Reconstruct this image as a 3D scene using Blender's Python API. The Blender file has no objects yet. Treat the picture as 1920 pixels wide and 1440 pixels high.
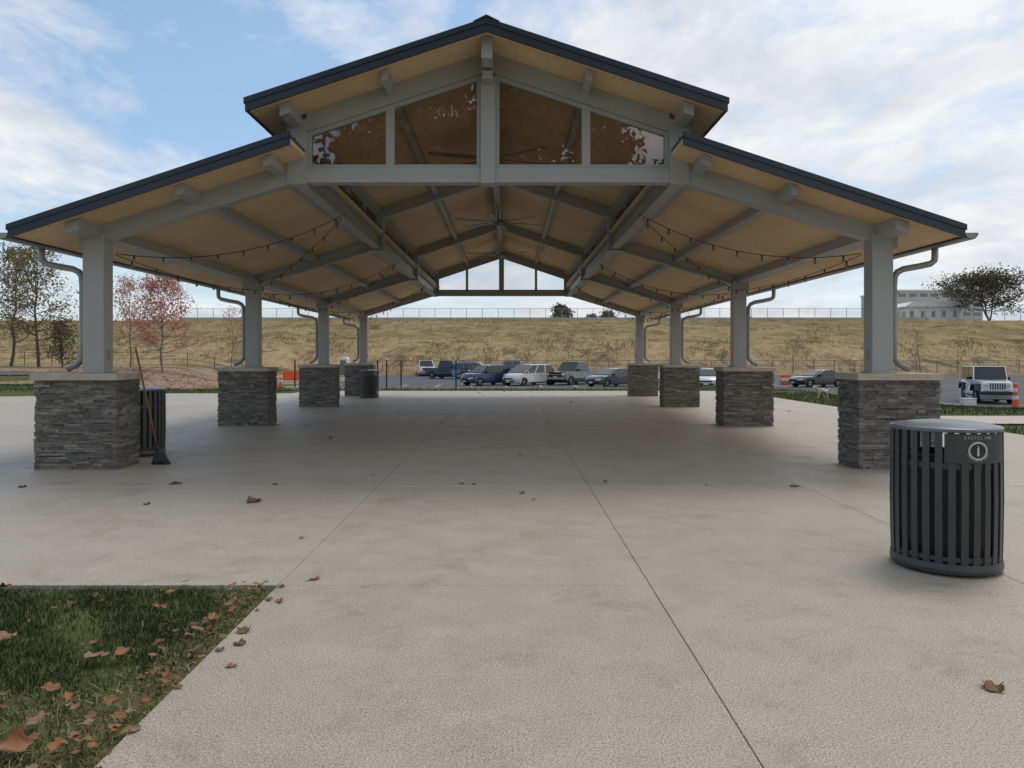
import bpy, bmesh, math, random
import numpy as np
from mathutils import Vector, Matrix
random.seed(7); rng=np.random.default_rng(7)
R=math.radians
scene=bpy.context.scene
col=scene.collection

# ---------------------------------------------------------------- helpers
OFF={}
def link(o,parent=None,cen=Vector((0,0,0))):
    col.objects.link(o)
    if parent is not None:
        o.parent=parent
        o.location=cen-OFF.get(parent.name,Vector((0,0,0)))
    else:
        o.location=cen
    OFF[o.name]=Vector(cen)
def obj_from(name,verts,faces,mats,parent=None,midx=None,smooth=False,center=True,bevel=0,seg=2):
    verts=np.asarray(verts,dtype=float).reshape(-1,3)
    if center and len(verts):
        c=(verts.min(0)+verts.max(0))/2
        if parent is None: c[2]=verts[:,2].min()
    else: c=np.zeros(3)
    me=bpy.data.meshes.new(name)
    me.from_pydata((verts-c).tolist(),[],[list(map(int,f)) for f in faces])
    if not isinstance(mats,(list,tuple)): mats=[mats]
    for m in mats: me.materials.append(m)
    if midx is not None:
        me.polygons.foreach_set("material_index",np.asarray(midx,dtype=np.int32))
    if smooth: me.polygons.foreach_set("use_smooth",np.ones(len(me.polygons),dtype=bool))
    me.update()
    o=bpy.data.objects.new(name,me)
    link(o,parent,Vector(c))
    if bevel>0:
        b=o.modifiers.new("b",'BEVEL'); b.width=bevel; b.segments=seg; b.limit_method='ANGLE'; b.angle_limit=R(35)
    return o
def empty(name,loc,label=None,cat=None,group=None,local=False):
    e=bpy.data.objects.new(name,None); e.empty_display_size=0.2
    col.objects.link(e); e.location=loc; OFF[e.name]=Vector((0,0,0))
    tag(e,label,cat,group); return e
def tag(o,label=None,cat=None,group=None,kind=None):
    if label: o["label"]=label
    if cat: o["category"]=cat
    if group: o["group"]=group
    if kind: o["kind"]=kind
    return o
class MB:
    def __init__(s): s.v=[];s.f=[];s.m=[]
    def add(s,v,f,m=0):
        n=len(s.v); s.v.extend([tuple(p) for p in v]); s.f.extend([[i+n for i in q] for q in f]); s.m.extend([m]*len(f)); return s
    def box(s,x0,x1,y0,y1,z0,z1,m=0,M=None):
        v=[(x,y,z) for z in(z0,z1) for y in(y0,y1) for x in(x0,x1)]
        if M is not None: v=[tuple(M@Vector(p)) for p in v]
        f=[(0,2,3,1),(4,5,7,6),(0,1,5,4),(2,6,7,3),(0,4,6,2),(1,3,7,5)]
        return s.add(v,f,m)
    def prism(s,pts,a0,a1,axis='y',m=0,wf=None):
        n=len(pts); v=[]
        for a in(a0,a1):
            for p in pts:
                if axis=='y': v.append((p[0],a,p[1]))
                else:
                    k=a if wf is None else a*wf(p[1])
                    v.append((k,p[0],p[1]))
        f=[tuple(range(n))[::-1],tuple(range(n,2*n))]+[(i,(i+1)%n,(i+1)%n+n,i+n) for i in range(n)]
        return s.add(v,f,m)
    def tube(s,pts,r,n=8,m=0,cap=True,r2=None):
        pts=[Vector(p) for p in pts]; N=len(pts); v=[];f=[]
        up=None
        for i,p in enumerate(pts):
            d=(pts[min(i+1,N-1)]-pts[max(i-1,0)])
            if d.length<1e-9: d=Vector((0,0,1))
            d.normalize()
            if up is None:
                a=Vector((0,0,1)) if abs(d.z)<.9 else Vector((1,0,0)); up=d.cross(a).normalized()
            else:
                up=(up-d*up.dot(d)); 
                if up.length<1e-6: up=d.orthogonal()
                up.normalize()
            w=d.cross(up); rr=r if r2 is None else r+(r2-r)*i/(N-1)
            for k in range(n):
                t=2*math.pi*k/n; v.append(p+(up*math.cos(t)+w*math.sin(t))*rr)
        for i in range(N-1):
            for k in range(n):
                f.append((i*n+k,i*n+(k+1)%n,(i+1)*n+(k+1)%n,(i+1)*n+k))
        if cap: f.append(tuple(range(n))[::-1]); f.append(tuple(range((N-1)*n,N*n)))
        return s.add(v,f,m)
    def lathe(s,prof,n=32,m=0,c=(0,0,0),a0=0,a1=2*math.pi,axis='z'):
        full=abs(a1-a0-2*math.pi)<1e-6; K=n if full else n+1; v=[];f=[]
        for (r,z) in prof:
            for k in range(K):
                t=a0+(a1-a0)*k/n
                if axis=='z': v.append((c[0]+r*math.cos(t),c[1]+r*math.sin(t),c[2]+z))
                else: v.append((c[0]+z,c[1]+r*math.cos(t),c[2]+r*math.sin(t)))
        for i in range(len(prof)-1):
            for k in range(n):
                k2=(k+1)%K
                f.append((i*K+k,i*K+k2,(i+1)*K+k2,(i+1)*K+k))
        return s.add(v,f,m)
    def obj(s,name,mats,parent=None,**k):
        return obj_from(name,s.v,s.f,mats,parent,midx=s.m,**k)

# ---------------------------------------------------------------- materials
def nt(name):
    m=bpy.data.materials.new(name); m.use_nodes=True; t=m.node_tree
    return m,t,t.nodes["Principled BSDF"]
def N(t,ty,**kw):
    n=t.nodes.new(ty)
    for k,v in kw.items():
        if k.startswith("i_"): n.inputs[k[2:].replace("_"," ")].default_value=v
        else: setattr(n,k,v)
    return n
def mixc(t,fac,a,b,bt='MIX'):
    n=t.nodes.new("ShaderNodeMix"); n.data_type='RGBA'; n.blend_type=bt
    for sock,val in((n.inputs[0],fac),(n.inputs[6],a),(n.inputs[7],b)):
        if hasattr(val,'is_output') : t.links.new(val,sock)
        elif isinstance(val,(int,float)): sock.default_value=val
        else: sock.default_value=(*val,1) if len(val)==3 else val
    return n.outputs[2]
def ramp(t,src,p0,p1,c0=(0,0,0,1),c1=(1,1,1,1)):
    n=t.nodes.new("ShaderNodeValToRGB"); e=n.color_ramp.elements
    e[0].position=p0;e[1].position=p1;e[0].color=c0;e[1].color=c1
    t.links.new(src,n.inputs[0]); return n.outputs[0]
def noise(t,vec,scale,detail=4,rough=.55,dist=0):
    n=N(t,"ShaderNodeTexNoise"); n.inputs["Scale"].default_value=scale; n.inputs["Detail"].default_value=detail
    n.inputs["Roughness"].default_value=rough; n.inputs["Distortion"].default_value=dist
    t.links.new(vec,n.inputs["Vector"]); return n.outputs[0]
def mat(name,c1,c2=None,scale=4,rough=.6,metal=0,bump=0,bscale=None,island=0,coat=0,detail=3,spec=None):
    m,t,b=nt(name)
    tc=N(t,"ShaderNodeNewGeometry"); vec=tc.outputs["Position"]
    if c2 is None: c2=tuple(x*.82 for x in c1)
    f=ramp(t,noise(t,vec,scale,detail),.35,.65)
    c=mixc(t,f,c1,c2)
    if island:
        r=tc.outputs["Random Per Island"]
        mm=N(t,"ShaderNodeMapRange"); t.links.new(r,mm.inputs[0]); mm.inputs[3].default_value=1-island; mm.inputs[4].default_value=1+island
        hs=N(t,"ShaderNodeHueSaturation"); t.links.new(mm.outputs[0],hs.inputs["Value"]); t.links.new(c,hs.inputs["Color"]); c=hs.outputs[0]
    t.links.new(c,b.inputs["Base Color"])
    b.inputs["Roughness"].default_value=rough; b.inputs["Metallic"].default_value=metal
    if coat: b.inputs["Coat Weight"].default_value=coat; b.inputs["Coat Roughness"].default_value=.05
    if spec is not None: b.inputs["Specular IOR Level"].default_value=spec
    if bump:
        bn=N(t,"ShaderNodeBump"); bn.inputs["Strength"].default_value=bump; bn.inputs["Distance"].default_value=.01
        t.links.new(noise(t,vec,bscale or scale*8,3),bn.inputs["Height"]); t.links.new(bn.outputs[0],b.inputs["Normal"])
    return m
def leafmat(name,cols,rough=.65,trans=.25,amp=(.6,1.15)):
    m,t,b=nt(name); g=N(t,"ShaderNodeNewGeometry")
    n=N(t,"ShaderNodeValToRGB"); e=n.color_ramp.elements
    while len(e)<len(cols): e.new(.5)
    for i,c in enumerate(cols): e[i].position=i/(len(cols)-1); e[i].color=(*c,1)
    t.links.new(g.outputs["Random Per Island"],n.inputs[0])
    big=ramp(t,noise(t,g.outputs["Position"],.7,2),.3,.7,(amp[0],amp[0],amp[0],1),(amp[1],amp[1],amp[1],1))
    c=mixc(t,1.0,n.outputs[0],big,'MULTIPLY')
    t.links.new(c,b.inputs["Base Color"]); b.inputs["Roughness"].default_value=rough
    b.inputs["Specular IOR Level"].default_value=.25
    if trans>0:
        tr=N(t,"ShaderNodeBsdfTranslucent"); t.links.new(c,tr.inputs[0])
        mx=N(t,"ShaderNodeMixShader"); mx.inputs[0].default_value=trans
        t.links.new(b.outputs[0],mx.inputs[1]); t.links.new(tr.outputs[0],mx.inputs[2])
        t.links.new(mx.outputs[0],t.nodes["Material Output"].inputs[0])
    return m

def concrete_mat(name,base=(.445,.385,.305)):
    m,t,b=nt(name); g=N(t,"ShaderNodeNewGeometry"); p=g.outputs["Position"]
    big=ramp(t,noise(t,p,.55,6,.68,.5),.36,.64)
    mid=ramp(t,noise(t,p,3.1,6,.72),.36,.66)
    d=(base[0]*.86,base[1]*.85,base[2]*.82); l=(base[0]*1.03,base[1]*1.05,base[2]*1.08)
    c=mixc(t,big,d,l)
    c=mixc(t,.5,c,mixc(t,mid,tuple(x*.82 for x in base),tuple(x*1.1 for x in base)))
    sp=noise(t,p,95,3,.8)
    c=mixc(t,ramp(t,sp,.51,.60),c,(.215,.175,.13))
    sp2=noise(t,p,150,2,.6)
    c=mixc(t,ramp(t,sp2,.56,.63),c,(.70,.64,.55))
    c=mixc(t,ramp(t,sp2,.31,.38,(1,1,1,1),(0,0,0,1)),c,(.10,.08,.06))
    # fine drying stains with ragged edges
    st=ramp(t,noise(t,p,1.3,8,.8,.4),.53,.60)
    c=mixc(t,st,c,mixc(t,1.0,c,(.88,.86,.82),'MULTIPLY'))
    r=N(t,"ShaderNodeHueSaturation"); mr=N(t,"ShaderNodeMapRange"); t.links.new(g.outputs["Random Per Island"],mr.inputs[0]); mr.inputs[3].default_value=.95; mr.inputs[4].default_value=1.04
    t.links.new(mr.outputs[0],r.inputs["Value"]); t.links.new(c,r.inputs["Color"])
    t.links.new(r.outputs[0],b.inputs["Base Color"])
    t.links.new(ramp(t,mid,0,1,(.45,.45,.45,1),(.72,.72,.72,1)),b.inputs["Roughness"])
    bn=N(t,"ShaderNodeBump"); bn.inputs["Strength"].default_value=.25; bn.inputs["Distance"].default_value=.002
    t.links.new(sp,bn.inputs["Height"]); t.links.new(bn.outputs[0],b.inputs["Normal"])
    return m
M_conc=concrete_mat("concrete")
M_walk=concrete_mat("walk_concrete",(.50,.44,.36))
M_steel=mat("painted_steel_grey",(.37,.37,.355),(.34,.34,.325),1.5,.42,0,.03,60)
M_cap=mat("limestone_cap",(.50,.44,.35),(.41,.355,.28),5,.8,0,.3,70)
M_roof=mat("dark_metal_roof",(.026,.036,.046),(.021,.03,.038),2,.42,.2)
M_galv=mat("grey_gutter",(.30,.30,.29),(.25,.25,.24),3,.38,.25)
M_black=mat("black_metal",(.02,.02,.021),(.015,.015,.016),5,.45)
M_cable=mat("faded_black_cable",(.04,.037,.034),None,5,.6)
M_rubber=mat("rubber",(.018,.018,.018),(.025,.025,.025),9,.85)
M_can=mat("dark_grey_powdercoat",(.062,.066,.066),(.052,.056,.057),6,.38,.2,.08,150)
M_lid=mat("grey_lid",(.15,.165,.185),(.125,.14,.157),5,.28,.4)
M_white=mat("white_letter",(.42,.42,.41),None,5,.6)
M_band=mat("reflective_white",(.7,.7,.68),None,5,.5)
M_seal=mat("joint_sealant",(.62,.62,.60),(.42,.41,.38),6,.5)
M_alu=mat("alu_rim",(.4,.4,.41),None,5,.35,.7)
M_headl=mat("headlight_glass",(.6,.62,.64),None,5,.12,.1,0,None,0,1)
M_red=mat("tail_red",(.3,.015,.01),None,5,.25,0,0,None,0,1)
M_orange=mat("safety_orange",(.75,.13,.03),(.68,.11,.03),5,.5)
M_wood=mat("weathered_wood",(.24,.19,.14),(.17,.135,.10),6,.85,0,.4,60)
M_handle=mat("broom_handle",(.24,.12,.06),(.19,.09,.045),12,.5)
M_bulb=mat("bulb_glass",(.26,.20,.13),None,5,.15,0,0,None,0,.6)
M_bark=mat("bark",(.12,.095,.07),(.075,.06,.046),7,.9,0,.8,40)
M_bark2=mat("grey_bark",(.20,.165,.14),(.13,.11,.095),7,.9,0,.8,40)
M_asph=mat("asphalt",(.085,.085,.088),(.065,.065,.067),.5,.85,0,.5,60,detail=6)
M_line=mat("road_paint",(.6,.6,.58),(.45,.45,.43),8,.7)
M_kerb=mat("kerb_concrete",(.46,.43,.38),(.36,.34,.3),3,.85)
M_cargl=mat("car_glass",(.012,.014,.016),None,3,.05,0,0,None,0,.6,spec=.5)
M_fanm=mat("fan_metal",(.24,.24,.23),None,3,.35,.5)

def soffit_mat():
    m,t,b=nt("plywood_soffit"); g=N(t,"ShaderNodeTexCoord"); p=g.outputs["Object"]
    mp=N(t,"ShaderNodeMapping"); mp.inputs["Scale"].default_value=(1,.13,1); t.links.new(p,mp.inputs[0])
    gr=noise(t,mp.outputs[0],22,4,.7,1.2)
    c=mixc(t,ramp(t,gr,.3,.7),(.80,.585,.35),(.69,.485,.275))
    c=mixc(t,ramp(t,noise(t,p,1.2,3),.35,.65),c,mixc(t,1.,c,(.87,.85,.82),'MULTIPLY'))
    kn=N(t,"ShaderNodeTexVoronoi"); kn.inputs["Scale"].default_value=3.5; t.links.new(p,kn.inputs["Vector"])
    c=mixc(t,ramp(t,kn.outputs["Distance"],.03,.06,(1,1,1,1),(0,0,0,1)),c,(.40,.25,.13))
    sx=N(t,"ShaderNodeSeparateXYZ"); t.links.new(p,sx.inputs[0])
    md=N(t,"ShaderNodeMath",operation='PINGPONG'); md.inputs[1].default_value=.61; t.links.new(sx.outputs[1],md.inputs[0])
    c=mixc(t,ramp(t,md.outputs[0],.004,.009,(1,1,1,1),(0,0,0,1)),c,(.34,.22,.12))
    t.links.new(c,b.inputs["Base Color"]); b.inputs["Roughness"].default_value=.6
    return m
M_soff=soffit_mat()
def stone_mat():
    m,t,b=nt("stacked_ledgestone"); g=N(t,"ShaderNodeNewGeometry"); p=g.outputs["Position"]
    n=N(t,"ShaderNodeValToRGB"); e=n.color_ramp.elements
    cols=[(.105,.098,.09),(.17,.158,.142),(.128,.12,.112),(.225,.21,.185),(.18,.165,.145),(.28,.262,.235),(.15,.14,.13)]
    while len(e)<len(cols): e.new(.5)
    for i,c in enumerate(cols): e[i].position=i/(len(cols)-1); e[i].color=(*c,1)
    t.links.new(g.outputs["Random Per Island"],n.inputs[0])
    mp=N(t,"ShaderNodeMapping"); mp.inputs["Scale"].default_value=(1,1,3); t.links.new(p,mp.inputs[0])
    c=mixc(t,1,n.outputs[0],ramp(t,noise(t,mp.outputs[0],9,5,.7),.3,.7,(.6,.6,.6,1),(1.33,1.3,1.27,1)),'MULTIPLY')
    t.links.new(c,b.inputs["Base Color"]); b.inputs["Roughness"].default_value=.85
    bn=N(t,"ShaderNodeBump"); bn.inputs["Strength"].default_value=1.; bn.inputs["Distance"].default_value=.016
    t.links.new(noise(t,mp.outputs[0],22,5,.7),bn.inputs["Height"]); t.links.new(bn.outputs[0],b.inputs["Normal"])
    return m
M_stone=stone_mat()
def glass_mat(name,tint,boost):
    m,t,b=nt(name); t.nodes.remove(b)
    tr=N(t,"ShaderNodeBsdfTransparent"); tr.inputs[0].default_value=(*tint,1)
    gl=N(t,"ShaderNodeBsdfGlossy"); gl.inputs["Roughness"].default_value=.01
    fr=N(t,"ShaderNodeFresnel"); fr.inputs[0].default_value=1.5
    mu=N(t,"ShaderNodeMath",operation='MULTIPLY'); mu.inputs[1].default_value=boost; mu.use_clamp=True
    t.links.new(fr.outputs[0],mu.inputs[0])
    mx=N(t,"ShaderNodeMixShader"); t.links.new(mu.outputs[0],mx.inputs[0]); t.links.new(tr.outputs[0],mx.inputs[1]); t.links.new(gl.outputs[0],mx.inputs[2])
    t.links.new(mx.outputs[0],t.nodes["Material Output"].inputs[0]); return m
M_glass=glass_mat("window_glass",(.86,.81,.76),3.0)
M_glass2=glass_mat("clear_glass",(.93,.94,.95),1.2)
def mesh_mat():
    m,t,b=nt("chain_link"); b.inputs["Base Color"].default_value=(.25,.25,.25,1)
    tr=N(t,"ShaderNodeBsdfTransparent"); mx=N(t,"ShaderNodeMixShader"); mx.inputs[0].default_value=.14
    t.links.new(tr.outputs[0],mx.inputs[1]); t.links.new(b.outputs[0],mx.inputs[2]); t.links.new(mx.outputs[0],t.nodes["Material Output"].inputs[0]); return m
M_chain=mesh_mat()

# ---------------------------------------------------------------- terrain
def ss(t): 
    t=np.clip(t,0,1); return t*t*(3-2*t)
def H(X,Y):
    X=np.asarray(X,float);Y=np.asarray(Y,float)
    b=-.85*np.maximum(ss((Y-33)/8),ss((X-12)/6)*ss((Y-20)/9))
    L=ss((-X-(10+np.clip(Y-24,0,70)*.24))/9)*ss((Y-24)/28)
    b=b*(1-L)+.7*L
    E=np.interp(Y,[93,106,116,140,3000],[0,3.6,4.5,8.4,8.4])
    t=np.clip((Y-93)/25,0,1); u=t*(1-np.clip((Y-130)/10,0,1))
    und=(.35*np.sin(X*.11+1)*np.sin(Y*.17)+.25*np.sin(X*.31)+.3*np.sin(X*.047+2))*u
    return b*(1-t)+E+und
xs=np.unique(np.concatenate([np.linspace(-900,-130,12),np.linspace(-130,-30,34),np.linspace(-30,40,90),np.linspace(40,160,40),np.linspace(160,900,12)]))
ys=np.unique(np.concatenate([np.linspace(-300,-20,8),np.linspace(-20,60,90),np.linspace(60,145,90),np.linspace(145,1500,20)]))
XX,YY=np.meshgrid(xs,ys); ZZ=H(XX,YY)-.03
nx,ny=len(xs),len(ys)
I=np.arange(nx*ny).reshape(ny,nx)
F=np.stack([I[:-1,:-1],I[:-1,1:],I[1:,1:],I[1:,:-1]],-1).reshape(-1,4)
def ground_mat():
    m,t,b=nt("grass_ground"); g=N(t,"ShaderNodeNewGeometry"); p=g.outputs["Position"]
    sx=N(t,"ShaderNodeSeparateXYZ"); t.links.new(p,sx.inputs[0])
    n1=noise(t,p,.25,5,.65); n2=noise(t,p,2.2,5,.7); n3=noise(t,p,14,3,.7)
    green=mixc(t,ramp(t,n2,.35,.65),(.055,.08,.022),(.10,.115,.035))
    green=mixc(t,ramp(t,n3,.5,.75),green,(.17,.14,.065))
    def mr(src,a,b_):
        k=N(t,"ShaderNodeMapRange"); k.interpolation_type='SMOOTHSTEP'; t.links.new(src,k.inputs[0]); k.inputs[1].default_value=a;k.inputs[2].default_value=b_; return k.outputs[0]
    def mul(a,b_):
        k=N(t,"ShaderNodeMath",operation='MULTIPLY'); t.links.new(a,k.inputs[0]); t.links.new(b_,k.inputs[1]); return k.outputs[0]
    lit=mul(mul(mr(sx.outputs[0],-8,-13),mr(sx.outputs[1],34,42)),ramp(t,noise(t,p,.13,5,.7),.42,.54))
    c=mixc(t,lit,green,mixc(t,ramp(t,n3,.4,.6),(.34,.20,.14),(.31,.25,.18)))
    emb=mr(sx.outputs[1],88,96)
    mp=N(t,"ShaderNodeMapping"); mp.inputs["Scale"].default_value=(.7,.5,.8); t.links.new(p,mp.inputs[0])
    n4=noise(t,mp.outputs[0],1.1,6,.7); n5=noise(t,mp.outputs[0],.14,6,.7,.8); n7=noise(t,mp.outputs[0],.33,6,.7,.6)
    tan=mixc(t,ramp(t,n4,.35,.65),(.42,.315,.17),(.26,.185,.095))
    top=mixc(t,ramp(t,n4,.35,.62),(.135,.125,.05),(.26,.195,.09))
    top=mixc(t,ramp(t,n7,.44,.58),top,(.31,.235,.11))
    w=N(t,"ShaderNodeMath",operation='MULTIPLY_ADD'); w.inputs[1].default_value=46; t.links.new(n5,w.inputs[0]); t.links.new(sx.outputs[1],w.inputs[2])
    up=mr(w.outputs[0],124,142)
    ec=mixc(t,up,tan,top)
    n6=noise(t,mp.outputs[0],.45,6,.75,.4)
    ec=mixc(t,ramp(t,n6,.53,.62),ec,(.18,.11,.065))
    n8=noise(t,mp.outputs[0],.28,6,.75,.7)
    ec=mixc(t,ramp(t,n8,.55,.65),ec,(.095,.10,.04))
    c=mixc(t,emb,c,ec)
    t.links.new(c,b.inputs["Base Color"]); b.inputs["Roughness"].default_value=.95; b.inputs["Specular IOR Level"].default_value=.1
    bn=N(t,"ShaderNodeBump"); bn.inputs["Strength"].default_value=.8; bn.inputs["Distance"].default_value=.15
    t.links.new(n2,bn.inputs["Height"]); t.links.new(bn.outputs[0],b.inputs["Normal"])
    return m
M_ground=ground_mat()
g=obj_from("ground",np.stack([XX,YY,ZZ],-1),F,M_ground,smooth=True,center=False); tag(g,kind="structure")

# plaza slabs
xl=[-23.0,-20.7,-18.3,-15.9,-13.5,-11.1,-8.7,-6.3,-3.9,-1.47,.9,3.3,5.7,7.6,9.6]
yl=[-6.2,-2.55,1.1,4.75,8.39,12.0,15.7,19.35,23.0,26.6,30.0,32.3]
mb=MB()
def gpx(x): return .0026 if abs(x-.9)<.01 else (.0022 if abs(x+1.47)<.01 else .0007)
for i in range(len(xl)-1):
    for j in range(len(yl)-1):
        x0,x1,y0,y1=xl[i],xl[i+1],yl[j],yl[j+1]
        if y1<=4.76 and (x0<-1.5 or x1>7.7): continue
        if y0>=29.9 and x0<-9: continue
        z=random.uniform(-.0012,.0012)
        xa,xb=x0+gpx(x0),x1-gpx(x1); gy=.0020; ya,yb=y0+gy,y1-gy; e=.002
        if abs(y0-8.39)<.01: ya=y0+.007
        if abs(y1-8.39)<.01: yb=y1-.007
        v=[(xa,ya,-.12),(xb,ya,-.12),(xb,yb,-.12),(xa,yb,-.12)]
        v+=[(p[0],p[1],z-.002) for p in v[:4]]
        v+=[(xa+e,ya+e,z),(xb-e,ya+e,z),(xb-e,yb-e,z),(xa+e,yb-e,z)]
        f=[(8,9,10,11)]+[(k,(k+1)%4,(k+1)%4+4,k+4) for k in range(4)]+[(k+4,(k+1)%4+4,(k+1)%4+8,k+8) for k in range(4)]
        mb.add(v,f)
o=mb.obj("concrete_plaza",M_conc,center=False); tag(o,kind="structure")
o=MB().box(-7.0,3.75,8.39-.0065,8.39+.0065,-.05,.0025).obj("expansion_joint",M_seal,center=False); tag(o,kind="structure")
def sheet(name,x0,x1,y0,y1,m,dz=.0,nx=12,ny=6):
    xs=np.linspace(x0,x1,nx);ys=np.linspace(y0,y1,ny);A,B=np.meshgrid(xs,ys);Z=H(A,B)+dz
    I=np.arange(nx*ny).reshape(ny,nx);F=np.stack([I[:-1,:-1],I[:-1,1:],I[1:,1:],I[1:,:-1]],-1).reshape(-1,4)
    o=obj_from(name,np.stack([A,B,Z],-1),F,m,center=False); tag(o,kind="structure"); return o
sheet("sidewalk",9.62,40,16.3,18.5,M_walk,.0,80,6)
sheet("sidewalk",-60,-23.02,27.2,29.6,M_walk,.01,40,6)
sheet("path",-70,-24,44,46,M_asph,.02,40,6)
sheet("parking_lot",-16,90,54,93,M_asph,.012,60,40)
sheet("parking_lot",18.2,90,31,53.99,M_asph,.012,60,30)
mb=MB()
for k in range(24):
    x=-14+k*2.75
    mb.box(x,x+.1,57.5,62.6,-.838,-.834)
for k in range(14):
    x=19+k*2.75
    mb.box(x,x+.1,33,38,-.838,-.834)
tag(mb.obj("parking_markings",M_line,center=False),kind="structure")
mb=MB()
mb.box(-16,18,53.8,54.0,-.95,-.70); mb.box(-16.2,-16,53.8,93,-.95,-.70); mb.box(-16,90,93,93.2,-.95,-.70)
mb.box(18,18.2,31,54,-.95,-.70); mb.box(18,90,30.8,31,-.95,-.70)
tag(mb.obj("kerb",M_kerb,center=False),kind="structure")

# ---------------------------------------------------------------- pavilion
XC=-.275; YC=19.06
pav=empty("picnic_pavilion",(XC,YC,0),"large open picnic pavilion with grey steel frame and stone piers","pavilion")
FR=[-9.11,-3.04,3.04,9.11]
Y0,Y1=-9.85,9.93
AP=5.585; S=1/3
up=lambda r:AP-abs(r)*S
lo=lambda r:3.045+(5.87-abs(r))*S
TH=.10
def slab(name,fn,r0,r1,dz0,dz1,m,y0=Y0,y1=Y1,par=pav,**k):
    pts=[(r0,fn(r0)+dz0),(r1,fn(r1)+dz0),(r1,fn(r1)+dz1),(r0,fn(r0)+dz1)]
    return MB().prism(pts,y0,y1).obj(name,m,par,**k)
for s in(-1,1):
    for nm,fn,a,b in(("upper_roof",up,.0,2.95),("lower_roof",lo,2.42,5.87)):
        rf=MB(); pts=[(s*a,fn(a)-.045),(s*b,fn(b)-.045),(s*b,fn(b)),(s*a,fn(a))]
        rf.prism(pts,Y0,Y1)
        for k in range(44):
            y=Y0+.22+k*(Y1-Y0-.44)/43
            rf.prism([(s*a,fn(a)-.001),(s*b,fn(b)-.001),(s*b,fn(b)+.035),(s*a,fn(a)+.035)],y-.012,y+.012)
        ro=rf.obj(nm,M_roof,pav)
        for (ya,yb) in((Y0-.03,Y0),(Y1,Y1+.03)):
            f=MB(); f.prism([(s*a,fn(a)-.125),(s*(b+.02),fn(b)-.125),(s*(b+.02),fn(b)+.005),(s*a,fn(a)+.005)],ya,yb)
            ye=ya-.012 if ya<0 else yb+.012
            f.prism([(s*a,fn(a)-.03),(s*(b+.035),fn(b)-.03),(s*(b+.035),fn(b)+.04),(s*a,fn(a)+.04)],min(ye,ya+.001),max(ye,yb-.001))
            f.obj("rake_fascia",M_roof,ro)
        f=MB().box(min(s*b,s*(b+.02)),max(s*b,s*(b+.02)),Y0,Y1,fn(b)-.12,fn(b)-.002); f.obj("eave_fascia",M_roof,ro)
        so=slab("soffit",lambda r,fn=fn:fn(r),s*(a if nm=="lower_roof" else .0),s*(b-.005),-TH,-.048,M_soff,Y0+.002,Y1-.002)
        so["label"]="tan plywood soffit under the roof"
MB().prism([(-.16,up(.16)+.05),(0,AP+.075),(.16,up(.16)+.05),(.16,up(.16)+.03),(0,AP+.05),(-.16,up(.16)+.03)],Y0-.05,Y1+.05).obj("ridge_cap",M_roof,pav)
for s in(-1,1):
    prof=[]; n=10; c=(s*5.97,lo(5.87)-.06); r=.085
    for k in range(n+1):
        t=math.pi+math.pi*k/n; prof.append((c[0]+r*math.cos(t),c[1]+r*math.sin(t)))
    for k in range(n,-1,-1):
        t=math.pi+math.pi*k/n; prof.append((c[0]+(r-.01)*math.cos(t),c[1]+(r-.01)*math.sin(t)))
    mbg=MB()
    N2=len(prof); v=[(p[0],y,p[1]) for y in(Y0-.02,Y1+.02) for p in prof]
    f=[(i,(i+1)%N2,(i+1)%N2+N2,i+N2) for i in range(N2)]
    for e in(0,N2):
        for i in range(n): f.append((e+i,e+i+1,e+N2-2-i,e+N2-1-i))
    mbg.add(v,f); 
    for y in(Y0-.02,Y1+.02):
        vv=[(p[0],y,p[1]) for p in prof[:n+1]]; mbg.add(vv,[tuple(range(n+1))])
    mbg.obj("gutter",M_galv,pav,smooth=False)
def stone_pier(cx,cy):
    w,d,h=1.04,.60,1.15; mb=MB()
    mb.box(cx-w/2+.03,cx+w/2-.03,cy-d/2+.03,cy+d/2-.03,0,h)
    z=0.0
    while z<h-.005:
        rh=min(random.choice([.02,.025,.03,.035,.042]),h-z)
        if h-z-rh<.018: rh=h-z
        for face in range(4):
            L=w if face%2==0 else d
            u=-L/2
            while u<L/2-.01:
                l=random.uniform(.07,.27)
                if L/2-u-l<.06: l=L/2-u
                p=random.uniform(-.012,.014); gz=.0018
                a,b=u+.0012,u+l-.0012
                if u<=-L/2+1e-6: a-=p*.9+.004*random.random()
                if u+l>=L/2-1e-6: b+=p*.9+.004*random.random()
                off={0:d/2,1:w/2,2:d/2,3:w/2}[face]
                for (za,zb) in [(z,z+rh-gz)]:
                    pp=p; j=lambda:random.uniform(-.0035,.0035)
                    if face==0: bb=(a,b,-off-pp,-off+.05)
                    elif face==2: bb=(a,b,off-.05,off+pp)
                    elif face==1: bb=(off-.05,off+pp,a,b)
                    else: bb=(-off-pp,-off+.05,a,b)
                    x0,x1,y0,y1=bb
                    v=[(cx+x+j(),cy+y+j(),zz+j()*.5) for zz in(za,zb) for y in(y0,y1) for x in(x0,x1)]
                    mb.add(v,[(0,2,3,1),(4,5,7,6),(0,1,5,4),(2,6,7,3),(0,4,6,2),(1,3,7,5)])
                u+=l
        z+=rh
    return mb
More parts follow.
